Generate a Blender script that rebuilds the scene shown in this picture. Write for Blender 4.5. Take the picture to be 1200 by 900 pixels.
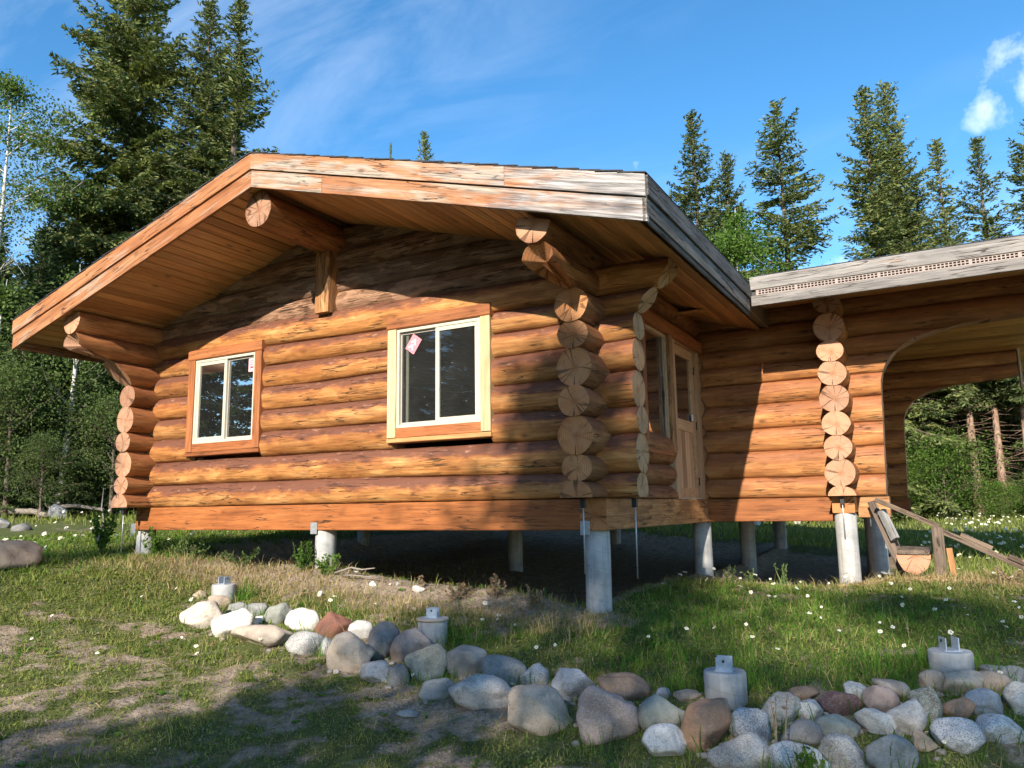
import bpy, math, random
import numpy as np
from mathutils import Vector, Matrix

S = bpy.context.scene
for o in list(bpy.data.objects):
    bpy.data.objects.remove(o)
COL = S.collection
R = math.radians

# ------------------------------------------------------------------ camera
cam_d = bpy.data.cameras.new('camera')
cam = bpy.data.objects.new('camera', cam_d)
COL.objects.link(cam)
YAW, PITCH, ROLL = -0.5104, 0.1598, -0.0152
CAM = Vector((2.6906, -6.5041, 0.2092))
_f = Vector((math.sin(YAW)*math.cos(PITCH), math.cos(YAW)*math.cos(PITCH), math.sin(PITCH)))
_r = Vector((math.cos(YAW), -math.sin(YAW), 0))
_u = _r.cross(_f)
_rr = _r*math.cos(ROLL) + _u*math.sin(ROLL)
_uu = -_r*math.sin(ROLL) + _u*math.cos(ROLL)
cam.matrix_world = Matrix(((_rr.x, _uu.x, -_f.x, CAM.x), (_rr.y, _uu.y, -_f.y, CAM.y), (_rr.z, _uu.z, -_f.z, CAM.z), (0, 0, 0, 1)))
cam_d.sensor_width = 36.0
cam_d.lens = 27.08
cam_d.clip_end = 2000
cam_d.clip_start = 0.05
S.camera = cam

# ------------------------------------------------------------------ light
SUN_DIR = Vector((-0.13, 1.0, -0.52)).normalized()      # the way the light travels
SUN_EL = math.asin(-SUN_DIR.z)
SUN_AZ = math.atan2(-SUN_DIR.x, -SUN_DIR.y)             # measured from +Y towards +X
sun_d = bpy.data.lights.new('sun', 'SUN')
sun_d.energy = 5.0
sun_d.angle = R(0.55)
sun_d.color = (1.0, 0.90, 0.76)
sun = bpy.data.objects.new('sun', sun_d)
COL.objects.link(sun)
sun.rotation_euler = SUN_DIR.to_track_quat('-Z', 'Y').to_euler()

world = bpy.data.worlds.new('World')
S.world = world
world.use_nodes = True
wt = world.node_tree
wt.nodes.clear()


def nd(nt, kind, ins=None, **props):
    n = nt.nodes.new(kind)
    for k, v in props.items():
        setattr(n, k, v)
    for k, v in (ins or {}).items():
        s = n.inputs[k]
        if hasattr(v, 'is_output') or isinstance(v, bpy.types.NodeSocket):
            nt.links.new(v, s)
        else:
            s.default_value = v
    return n


def ramp(nt, fac, stops, interp='LINEAR'):
    n = nt.nodes.new('ShaderNodeValToRGB')
    n.color_ramp.interpolation = interp
    el = n.color_ramp.elements
    while len(el) < len(stops):
        el.new(0.5)
    for e, (p, c) in zip(el, stops):
        e.position = p
        e.color = tuple(c) + (1,) if len(c) == 3 else c
    nt.links.new(fac, n.inputs[0])
    return n.outputs[0]


def mth(nt, op, a, b=0.0, c=0.0, clamp=False):
    n = nt.nodes.new('ShaderNodeMath')
    n.operation = op
    n.use_clamp = clamp
    for i, v in enumerate((a, b, c)):
        if isinstance(v, bpy.types.NodeSocket):
            nt.links.new(v, n.inputs[i])
        else:
            n.inputs[i].default_value = v
    return n.outputs[0]


def mixc(nt, fac, a, b, mode='MIX'):
    n = nt.nodes.new('ShaderNodeMix')
    n.data_type = 'RGBA'
    n.blend_type = mode
    for s, v in ((n.inputs[0], fac), (n.inputs[6], a), (n.inputs[7], b)):
        if isinstance(v, bpy.types.NodeSocket):
            nt.links.new(v, s)
        elif isinstance(v, (int, float)):
            s.default_value = v
        else:
            s.default_value = tuple(v) + (1,) if len(v) == 3 else v
    return n.outputs[2]


sky = nd(wt, 'ShaderNodeTexSky', sky_type='NISHITA', sun_disc=False, sun_elevation=SUN_EL, sun_rotation=SUN_AZ,
         altitude=800.0, air_density=1.0, dust_density=0.3, ozone_density=2.2)
hs = nd(wt, 'ShaderNodeHueSaturation', {'Hue': 0.495, 'Saturation': 1.27, 'Value': 0.93, 'Color': sky.outputs[0]})
gen = nd(wt, 'ShaderNodeTexCoord').outputs['Generated']
sep = nd(wt, 'ShaderNodeSeparateXYZ', {0: gen})
zc = mth(wt, 'ADD', mth(wt, 'MAXIMUM', sep.outputs[2], 0.0), 0.16)
cp = nd(wt, 'ShaderNodeCombineXYZ', {0: mth(wt, 'DIVIDE', sep.outputs[0], zc), 1: mth(wt, 'DIVIDE', sep.outputs[1], zc), 2: 0.0}).outputs[0]
mp = nd(wt, 'ShaderNodeMapping', {0: cp, 2: (0, 0, R(35)), 3: (0.55, 1.5, 1.0)}).outputs[0]
big = nd(wt, 'ShaderNodeTexNoise', {'Vector': mp, 'Scale': 0.9, 'Detail': 3.0, 'Roughness': 0.5}).outputs[0]
fine = nd(wt, 'ShaderNodeTexNoise', {'Vector': mp, 'Scale': 2.6, 'Detail': 9.0, 'Roughness': 0.62, 'Distortion': 0.7}).outputs[0]
cir = mth(wt, 'MULTIPLY', ramp(wt, big, [(0.38, (0, 0, 0)), (0.72, (1, 1, 1))]), ramp(wt, fine, [(0.40, (0, 0, 0)), (0.80, (1, 1, 1))]))
low = ramp(wt, sep.outputs[2], [(0.0, (1, 1, 1)), (0.42, (0.55, 0.55, 0.55)), (0.8, (0.35, 0.35, 0.35))])
cir = mth(wt, 'MULTIPLY', mth(wt, 'MULTIPLY', cir, low), 0.5)
# small cumulus puffs, each a fluffy patch round its own direction in the sky
puffs = None
for d, rad in (((0.085, 0.887, 0.454), 0.05), ((0.125, 0.895, 0.435), 0.07), ((0.066, 0.91, 0.409), 0.045), ((-0.30, 0.863, 0.392), 0.04), ((0.34, 0.84, 0.40), 0.10), ((-0.97, 0.16, 0.33), 0.10), ((-0.10, 0.955, 0.26), 0.08)):
    dv = Vector(d).normalized()
    dist = nd(wt, 'ShaderNodeVectorMath', {0: gen, 1: tuple(dv)}, operation='DISTANCE').outputs['Value']
    nz = nd(wt, 'ShaderNodeTexNoise', {'Vector': gen, 'Scale': 9.0, 'Detail': 8.0, 'Roughness': 0.6}).outputs[0]
    m_ = mth(wt, 'SUBTRACT', mth(wt, 'ADD', mth(wt, 'SUBTRACT', 1.0, mth(wt, 'DIVIDE', dist, rad)), mth(wt, 'MULTIPLY', mth(wt, 'SUBTRACT', nz, 0.5), 4.4)), 0.35)
    m_ = mth(wt, 'MULTIPLY', m_, 0.75, clamp=True)
    puffs = m_ if puffs is None else mth(wt, 'MAXIMUM', puffs, m_)
cloud = mth(wt, 'MAXIMUM', cir, mth(wt, 'MULTIPLY', puffs, 0.85))
skyc = mixc(wt, cloud, hs.outputs[0], (7.6, 7.9, 8.3))
bg = nd(wt, 'ShaderNodeBackground', {'Color': skyc, 'Strength': 0.15})
nd(wt, 'ShaderNodeOutputWorld', {0: bg.outputs[0]})

S.view_settings.view_transform = 'Standard'
S.view_settings.look = 'None'
S.view_settings.exposure = 0.95
S.view_settings.gamma = 1.0
S.view_settings.use_curve_mapping = False
S.render.engine = 'CYCLES'
S.cycles.max_bounces = 4
S.cycles.diffuse_bounces = 3
S.cycles.transparent_max_bounces = 10
S.cycles.use_adaptive_sampling = True
S.cycles.adaptive_threshold = 0.03

# ------------------------------------------------------------------ numeric helpers
def _hash(i, j, s):
    h = (i*374761393 + j*668265263 + s*2147483647) & 0xffffffff
    h = ((h ^ (h >> 13))*1274126177) & 0xffffffff
    return ((h ^ (h >> 16)) & 0xffff)/65535.0


def vnoise(x, y, s=0):
    x = np.asarray(x, float)
    y = np.asarray(y, float)
    i = np.floor(x).astype(np.int64)
    j = np.floor(y).astype(np.int64)
    u = x - i
    v = y - j
    u = u*u*(3 - 2*u)
    v = v*v*(3 - 2*v)
    a = _hash(i, j, s)
    b = _hash(i+1, j, s)
    c = _hash(i, j+1, s)
    d = _hash(i+1, j+1, s)
    return (a*(1-u) + b*u)*(1-v) + (c*(1-u) + d*u)*v


def fbm(x, y, s=0, o=4):
    t = 0
    a = 0.5
    n = 0
    for k in range(o):
        t = t + a*vnoise(np.asarray(x)*2**k, np.asarray(y)*2**k, s+k*17)
        n += a
        a *= 0.5
    return t/n


def sstep(a, b, x):
    t = np.clip((np.asarray(x, float)-a)/(b-a), 0, 1)
    return t*t*(3-2*t)


# ------------------------------------------------------------------ the lie of the land (thin plate spline through surveyed spots)
GP = np.array([(-.17, .0, -.735), (-3.47, 0, -.43), (-6.78, 0, -.33), (1.58, 3.0, -.72), (0.1, 3.3, -.70), (0.1, 1.2, -.64), (1.5, -2.05, -.90), (-.88, -1.43, -.83),
               (-3.72, -1.0, -.68), (2.6, -1.2, -.77), (-1.7, 0, -.585), (-.8, 0, -.62), (.4, -3.2, -1.15), (-1.45, -4.2, -1.08), (2.9, -1.9, -.99), (2.69, -6.5, -1.42),
               (-4, -4, -.95), (-8, -4, -.62), (-6.3, -1.6, -.37), (-9, 0, -.2), (5, -4, -1.2), (4, 0, -.74), (3.6, 3, -.66), (2.3, 2.9, -.58), (3.3, 8, -.70), (3.5, 15, -.60), (3.5, 22, -.30),
               (-13, 3, .05), (-20, 6, .2), (-22, 20, .25), (0, 15, -.5), (-6, 12, -.12), (8, 10, -.68), (0, -15, -1.7), (-15, -15, -1.2), (15, -10, -1.3), (15, 20, -.35),
               (0, 60, 0.3), (-60, 0, .6), (60, 0, -.5), (0, -60, -2), (45, 45, 0), (-45, 45, .5), (-45, -45, -1.0), (45, -45, -1.6)])


def _tps(r2):
    return 0.5*r2*np.log(r2+1e-9)


_n = len(GP)
_d2 = ((GP[:, None, :2]-GP[None, :, :2])**2).sum(-1)
_A = np.zeros((_n+3, _n+3))
_A[:_n, :_n] = _tps(_d2)+np.eye(_n)*0.02
_A[:_n, _n] = 1
_A[:_n, _n+1:] = GP[:, :2]
_A[_n, :_n] = 1
_A[_n+1:, :_n] = GP[:, :2].T
_W = np.linalg.solve(_A, np.concatenate([GP[:, 2], np.zeros(3)]))


def ground(x, y):
    x = np.asarray(x, float)
    y = np.asarray(y, float)
    sh = x.shape
    x = x.ravel()
    y = y.ravel()
    xc = np.clip(x, -60, 60)
    yc = np.clip(y, -60, 60)
    z = np.empty_like(x)
    for k in range(0, len(x), 40000):
        sl = slice(k, k+40000)
        d2 = (xc[sl, None]-GP[None, :, 0])**2+(yc[sl, None]-GP[None, :, 1])**2
        z[sl] = _tps(d2)@_W[:_n]+_W[_n]+xc[sl]*_W[_n+1]+yc[sl]*_W[_n+2]
    near = 1-sstep(14, 30, np.hypot(x-2.7, y+6.5))
    z = z + (fbm(x*0.9, y*0.9, 3)-.5)*0.09 + (fbm(x*4.2, y*4.2, 9, 3)-.5)*0.06*near
    # dug out under the floor, with a bank left along the walls
    ins = sstep(0.10, 0.75, y)*(1-sstep(8.3, 9.3, y))*sstep(-7.0, -6.0, x)*(1-sstep(-.75, -.15, x))
    z = z - ins*(0.52-0.03*np.clip(y, 0, 9))
    ins2 = sstep(3.3, 4.0, y)*(1-sstep(7.8, 8.8, y))*sstep(-.3, .1, x)*(1-sstep(1.3, 1.9, x))
    z = z - ins2*0.22
    # the lip of earth in front of the gable
    z = z + 0.05*np.exp(-((y+0.02)/0.22)**2)*sstep(-3.6, -2.8, x)*(1-sstep(-.7, -.2, x))
    return z.reshape(sh)


def grassy(x, y):
    """0 bare earth .. 1 full sward"""
    x = np.asarray(x, float)
    y = np.asarray(y, float)
    n = fbm(x*0.8+3.1, y*0.8+7.7, 21, 3)
    n2 = fbm(x*3.1, y*3.1, 33, 2)
    n3_ = fbm(x*9.5, y*9.5, 41, 2)
    g = sstep(0.37, 0.58, n*0.40+n2*0.30+n3_*0.30)
    wear = np.exp(-(((x+0.9)/1.6)**2+((y+3.3)/1.0)**2))*0.35 + np.exp(-(((x+3.4)/1.5)**2+((y+2.6)/0.8)**2))*0.30
    bank = np.exp(-((y+0.20)/0.52)**2)*sstep(-6.6, -5.6, x)*(1-sstep(0.0, .8, x))*0.95
    mound = np.exp(-(((x-2.9)/.95)**2+((y-2.7)/.45)**2))*0.95 + np.exp(-(((x-.9)/1.3)**2+((y-3.0)/.38)**2))*0.95
    under = sstep(0.1, .5, y)*(1-sstep(9, 10, y))*sstep(-7, -6.4, x)*(1-sstep(-.2, .1, x))
    under2 = sstep(3.0, 3.5, y)*(1-sstep(8.3, 8.9, y))*sstep(-.3, .1, x)*(1-sstep(1.7, 2.1, x))
    lush = np.exp(-(((x-1.2)/2.6)**2+((y-.2)/1.5)**2))*0.55 + sstep(5, 8, y)*0.6 + sstep(-4.8, -6.2, x)*0.5
    return np.clip((g+lush)*(1-np.clip(wear+bank+mound, 0, 1))*(1-np.clip(under+under2, 0, 1)), 0, 1)
ROCKS = [  # x, y, z of the middle, width, height, tilt, colour, speckle, label
    (-4.026, -1.052, -0.61, 0.138, 0.095, 0, (0.36, 0.28, 0.21), 0.2, 'small tan stone beside the farthest short concrete pier'),
    (-3.577, -1.174, -0.644, 0.224, 0.124, 5, (0.36, 0.28, 0.21), 0.2, 'brownish tan stone in front of the farthest short concrete pier'),
    (-3.286, -1.605, -0.697, 0.416, 0.239, 0, (0.52, 0.46, 0.38), 0.2, 'big cream boulder at the far left end of the stone border'),
    (-3.211, -1.275, -0.679, 0.224, 0.12, 0, (0.26, 0.26, 0.25), 0.2, 'flat grey stone behind the leftmost white boulder'),
    (-3.022, -1.201, -0.694, 0.207, 0.135, 0, (0.26, 0.26, 0.25), 0.3, 'dark grey stone between two grey ones at the left of the border'),
    (-2.665, -1.312, -0.7, 0.276, 0.199, -5, (0.27, 0.28, 0.24), 0.25, 'greenish grey oval boulder left of the round white boulder'),
    (-2.752, -1.712, -0.734, 0.358, 0.227, -14, (0.66, 0.62, 0.56), 0.1, 'leftmost bright white boulder behind the long tan stone'),
    (-2.747, -1.452, -0.739, 0.091, 0.083, 0, (0.66, 0.62, 0.56), 0.1, 'tiny white stone wedged above the long tan stone'),
    (-2.304, -1.822, -0.781, 0.501, 0.181, 3, (0.42, 0.35, 0.28), 0.15, 'long tan stone lying in front of the leftmost white boulder'),
    (-2.254, -1.413, -0.724, 0.301, 0.227, 8, (0.66, 0.62, 0.56), 0.05, 'round bright white boulder just left of the rusty red-brown one'),
    (-1.898, -1.411, -0.746, 0.314, 0.221, 14, (0.21, 0.09, 0.06), 0.2, 'rusty red-brown smooth boulder beside the round white one'),
    (-1.844, -1.793, -0.814, 0.297, 0.182, 4, (0.4, 0.39, 0.37), 0.9, 'pale speckled boulder below the round white boulder'),
    (-1.609, -1.805, -0.822, 0.106, 0.145, 0, (0.4, 0.39, 0.37), 0.3, 'narrow pale grey stone between the speckled and the large grey-tan boulder'),
    (-1.642, -1.377, -0.762, 0.204, 0.155, 0, (0.4, 0.39, 0.37), 0.4, 'light grey stone between the rusty boulder and the tall dark grey one'),
    (-1.214, -2.021, -0.814, 0.334, 0.297, 20, (0.42, 0.35, 0.28), 0.3, 'large grey-tan boulder leaning in front of the light grey stone'),
    (-1.149, -1.703, -0.768, 0.246, 0.291, 12, (0.17, 0.17, 0.17), 0.3, 'tall dark grey rounded boulder left of the pink one'),
    (-0.931, -1.642, -0.8, 0.307, 0.269, 15, (0.4, 0.31, 0.27), 0.2, 'pink angular boulder in front of the second short pier'),
    (-0.894, -2.084, -0.9, 0.238, 0.154, 4, (0.28, 0.3, 0.325), 0.6, 'bluish oval stone on the grass below the tall dark grey boulder'),
    (-0.711, -2.08, -0.907, 0.158, 0.146, 0, (0.17, 0.17, 0.17), 0.3, 'small dark stone under the pink angular boulder'),
    (-0.567, -1.911, -0.841, 0.285, 0.255, -30, (0.27, 0.28, 0.24), 0.4, 'rough greenish boulder right of the pink angular one'),
    (-0.361, -1.784, -0.846, 0.286, 0.214, 5, (0.26, 0.26, 0.25), 0.2, 'grey boulder with a chipped face right of the greenish one'),
    (-0.317, -2.179, -0.934, 0.249, 0.133, -8, (0.26, 0.26, 0.25), 0.3, 'low grey stone half sunk in grass below the greenish boulder'),
    (-0.007, -1.839, -0.863, 0.319, 0.188, 12, (0.26, 0.26, 0.25), 0.4, 'grey wedge-shaped stone lying on top of the long speckled boulder'),
    (0.207, -1.829, -0.873, 0.19, 0.162, 8, (0.28, 0.3, 0.325), 0.9, 'square bluish speckled stone at the end of the grey wedge'),
    (0.017, -2.173, -0.918, 0.418, 0.215, 14, (0.4, 0.39, 0.37), 0.6, 'long speckled boulder in the front row under the grey wedge'),
    (0.559, -2.417, -0.919, 0.397, 0.271, 16, (0.42, 0.35, 0.28), 0.35, 'big grey-tan boulder with a sunny patch in the middle of the border'),
    (0.548, -1.953, -0.866, 0.265, 0.175, 0, (0.28, 0.3, 0.325), 0.5, 'blue-grey stone set back between two large boulders'),
    (0.886, -1.968, -0.847, 0.337, 0.163, 22, (0.24, 0.16, 0.11), 0.3, 'brown elongated stone slanting down to the right'),
    (0.98, -2.442, -0.903, 0.349, 0.285, 14, (0.4, 0.31, 0.27), 0.5, 'largest pinkish boulder in the front row below the slanting brown stone'),
    (1.252, -2.339, -0.875, 0.273, 0.178, 5, (0.27, 0.28, 0.24), 0.2, 'smooth greenish grey block left of the orange-brown boulder'),
    (1.331, -2.548, -0.958, 0.232, 0.163, 5, (0.5, 0.5, 0.5), 0.6, 'bluish white stone under the smooth greenish block'),
    (1.491, -2.407, -0.875, 0.218, 0.297, 28, (0.36, 0.22, 0.14), 0.25, 'orange-brown boulder standing up in front of the third short pier'),
    (1.118, -1.922, -0.878, 0.105, 0.065, 5, (0.28, 0.3, 0.325), 0.4, 'small grey stone behind the smooth greenish block'),
    (1.276, -1.97, -0.866, 0.157, 0.064, 0, (0.36, 0.28, 0.21), 0.6, 'small flat tan stone behind the orange-brown boulder'),
    (1.707, -2.327, -0.894, 0.25, 0.19, 24, (0.28, 0.3, 0.325), 0.9, 'blue speckled granite boulder right of the orange-brown one'),
    (1.712, -2.603, -0.958, 0.315, 0.218, 8, (0.4, 0.39, 0.37), 0.7, 'pale rounded granite boulder at the bottom edge below the blue one'),
    (1.804, -2.09, -0.853, 0.234, 0.171, -10, (0.26, 0.26, 0.25), 0.5, 'peaked grey boulder behind the thin stems'),
    (1.944, -2.033, -0.86, 0.143, 0.107, 8, (0.4, 0.39, 0.37), 0.8, 'pale speckled stone right of the peaked grey boulder'),
    (1.882, -1.84, -0.82, 0.174, 0.085, 0, (0.24, 0.16, 0.11), 0.3, 'flat brown stone behind the peaked grey boulder'),
    (2.077, -1.883, -0.844, 0.219, 0.127, 14, (0.22, 0.12, 0.1), 0.5, 'dark red rough angular stone in the back row'),
    (2.146, -1.794, -0.812, 0.129, 0.134, 10, (0.4, 0.39, 0.37), 0.6, 'light grey round stone behind the dark red one'),
    (1.94, -2.25, -0.909, 0.222, 0.119, -3, (0.17, 0.17, 0.17), 0.25, 'smooth dark grey stone with a crack below the peaked one'),
    (2.087, -2.137, -0.895, 0.232, 0.116, 5, (0.27, 0.28, 0.24), 0.2, 'smooth grey-olive stone below the dark red one'),
    (1.965, -2.551, -0.957, 0.269, 0.166, 4, (0.5, 0.5, 0.5), 1.0, 'bluish granite boulder at the bottom edge behind a tuft'),
    (2.155, -2.368, -0.946, 0.25, 0.137, 24, (0.4, 0.39, 0.37), 0.8, 'slanting pale granite boulder beside the tuft at the bottom'),
    (2.266, -1.837, -0.826, 0.171, 0.18, 28, (0.4, 0.31, 0.27), 0.15, 'pinkish tan stone with a dark shadow on its corner'),
    (2.263, -2.029, -0.883, 0.224, 0.121, 22, (0.66, 0.62, 0.56), 0.5, 'elongated white stone slanting below the pinkish tan one'),
    (2.331, -2.317, -0.933, 0.239, 0.159, 14, (0.26, 0.26, 0.25), 0.3, 'olive grey boulder lowest at the bottom right of the border'),
    (2.327, -1.663, -0.795, 0.223, 0.111, 18, (0.42, 0.35, 0.28), 0.3, 'pale tan stone in the back row left of the fourth pier'),
    (2.392, -1.939, -0.861, 0.19, 0.199, 30, (0.4, 0.39, 0.37), 0.4, 'rounded grey-pink boulder standing beside the mottled one'),
    (2.492, -1.823, -0.822, 0.132, 0.202, -14, (0.27, 0.28, 0.24), 0.9, 'mottled green and white upright stone'),
    (2.514, -1.485, -0.768, 0.17, 0.132, -10, (0.36, 0.28, 0.21), 0.25, 'tan rounded stone just left of the fourth pier'),
    (2.649, -1.407, -0.779, 0.245, 0.141, -8, (0.42, 0.35, 0.28), 0.25, 'tan stone right in front of the fourth pier'),
    (2.625, -1.711, -0.841, 0.159, 0.124, 22, (0.36, 0.22, 0.14), 0.25, 'orange-tan stone below the stones at the fourth pier'),
    (2.751, -1.598, -0.827, 0.205, 0.134, 10, (0.28, 0.3, 0.325), 0.3, 'blue-grey angular slab right of the orange-tan stone'),
    (2.809, -1.341, -0.778, 0.235, 0.122, 10, (0.36, 0.28, 0.21), 0.2, 'tan-grey block right of the fourth pier'),
    (2.614, -1.997, -0.898, 0.241, 0.149, 10, (0.5, 0.5, 0.5), 1.0, 'rounded blue-white granite boulder in the front row at the right'),
    (2.797, -1.85, -0.896, 0.226, 0.142, 10, (0.5, 0.5, 0.5), 0.9, 'blue-white granite boulder nearest the right edge in the front row'),
    (2.828, -1.146, -0.744, 0.175, 0.063, 0, (0.26, 0.26, 0.25), 0.3, 'flat grey stone behind the tan-grey block'),
    (2.911, -1.199, -0.75, 0.153, 0.096, 10, (0.26, 0.26, 0.25), 0.4, 'grey stone in the back row at the right edge'),
    (2.925, -1.492, -0.814, 0.188, 0.161, 10, (0.4, 0.39, 0.37), 0.6, 'light stone cut by the right edge of the border'),
    (2.475, -2.126, -0.926, 0.123, 0.09, 20, (0.36, 0.28, 0.21), 0.3, 'small tan stone on the grass left of the rounded blue-white granite'),
    (-0.322, -2.49, -1.022, 0.131, 0.047, 5, (0.26, 0.26, 0.25), 0.4, 'flat grey stone lying alone in the grass below the border'),
    (-6.735, -1.657, -0.22, 1.016, 0.364, 6, (0.36, 0.28, 0.21), 0.15, 'large tan boulder cut by the left edge of the picture'),
    (-15.411, 4.137, 0.259, 0.436, 0.337, 30, (0.28, 0.3, 0.325), 0.2, 'bluish boulder at the forest edge left of the cabin'),
    (-11.483, 1.22, 0.006, 0.328, 0.149, 0, (0.17, 0.17, 0.17), 0.2, 'dark boulder at the far left behind the daisies'),
    (-12.95, 1.641, 0.059, 0.354, 0.225, 0, (0.26, 0.26, 0.25), 0.2, 'grey boulder at the left edge in front of the forest'),
    (-2.493, -0.197, -0.526, 0.078, 0.052, 0, (0.66, 0.62, 0.56), 0.1, 'small white stone on the earth bank under the gable wall'),
    (-1.949, -0.155, -0.561, 0.134, 0.067, 5, (0.66, 0.62, 0.56), 0.1, 'white stone on the earth bank under the gable wall'),
    (-2.255, -0.098, -0.527, 0.06, 0.043, 0, (0.4, 0.39, 0.37), 0.1, 'pebble on the earth bank left of the white stone'),
]

# ------------------------------------------------------------------ materials
def newmat(name):
    m = bpy.data.materials.new(name)
    m.use_nodes = True
    nt = m.node_tree
    nt.nodes.clear()
    return m, nt


def finish(nt, col, rough=0.7, bump=None, bstr=0.3, bdist=0.01, spec=0.3, **extra):
    ins = {'Base Color': col, 'Roughness': rough, 'Specular IOR Level': spec}
    ins.update(extra)
    p = nt.nodes.new('ShaderNodeBsdfPrincipled')
    for k, v in ins.items():
        if isinstance(v, bpy.types.NodeSocket):
            nt.links.new(v, p.inputs[k])
        elif isinstance(v, tuple) and len(v) == 3 and k != 'Subsurface Radius':
            p.inputs[k].default_value = v + (1,)
        else:
            p.inputs[k].default_value = v
    if bump is not None:
        b = nd(nt, 'ShaderNodeBump', {'Strength': bstr, 'Distance': bdist, 'Height': bump})
        nt.links.new(b.outputs[0], p.inputs['Normal'])
    o = nd(nt, 'ShaderNodeOutputMaterial', {0: p.outputs[0]})
    return p


def objcoord(nt, scale, seedamp=40.0):
    tc = nd(nt, 'ShaderNodeTexCoord').outputs['Object']
    rnd = nd(nt, 'ShaderNodeObjectInfo').outputs['Random']
    off = mth(nt, 'MULTIPLY', rnd, seedamp)
    offv = nd(nt, 'ShaderNodeCombineXYZ', {0: off, 1: mth(nt, 'MULTIPLY', off, 0.37), 2: mth(nt, 'MULTIPLY', off, 0.73)}).outputs[0]
    add = nd(nt, 'ShaderNodeVectorMath', {0: tc, 1: offv}, operation='ADD').outputs[0]
    mp_ = nd(nt, 'ShaderNodeMapping', {0: add, 3: scale}).outputs[0]
    return tc, mp_, rnd, add


def noise(nt, vec, scale, detail=4.0, rough=0.55, dist=0.0):
    return nd(nt, 'ShaderNodeTexNoise', {'Vector': vec, 'Scale': scale, 'Detail': detail, 'Roughness': rough, 'Distortion': dist}).outputs[0]


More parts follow.
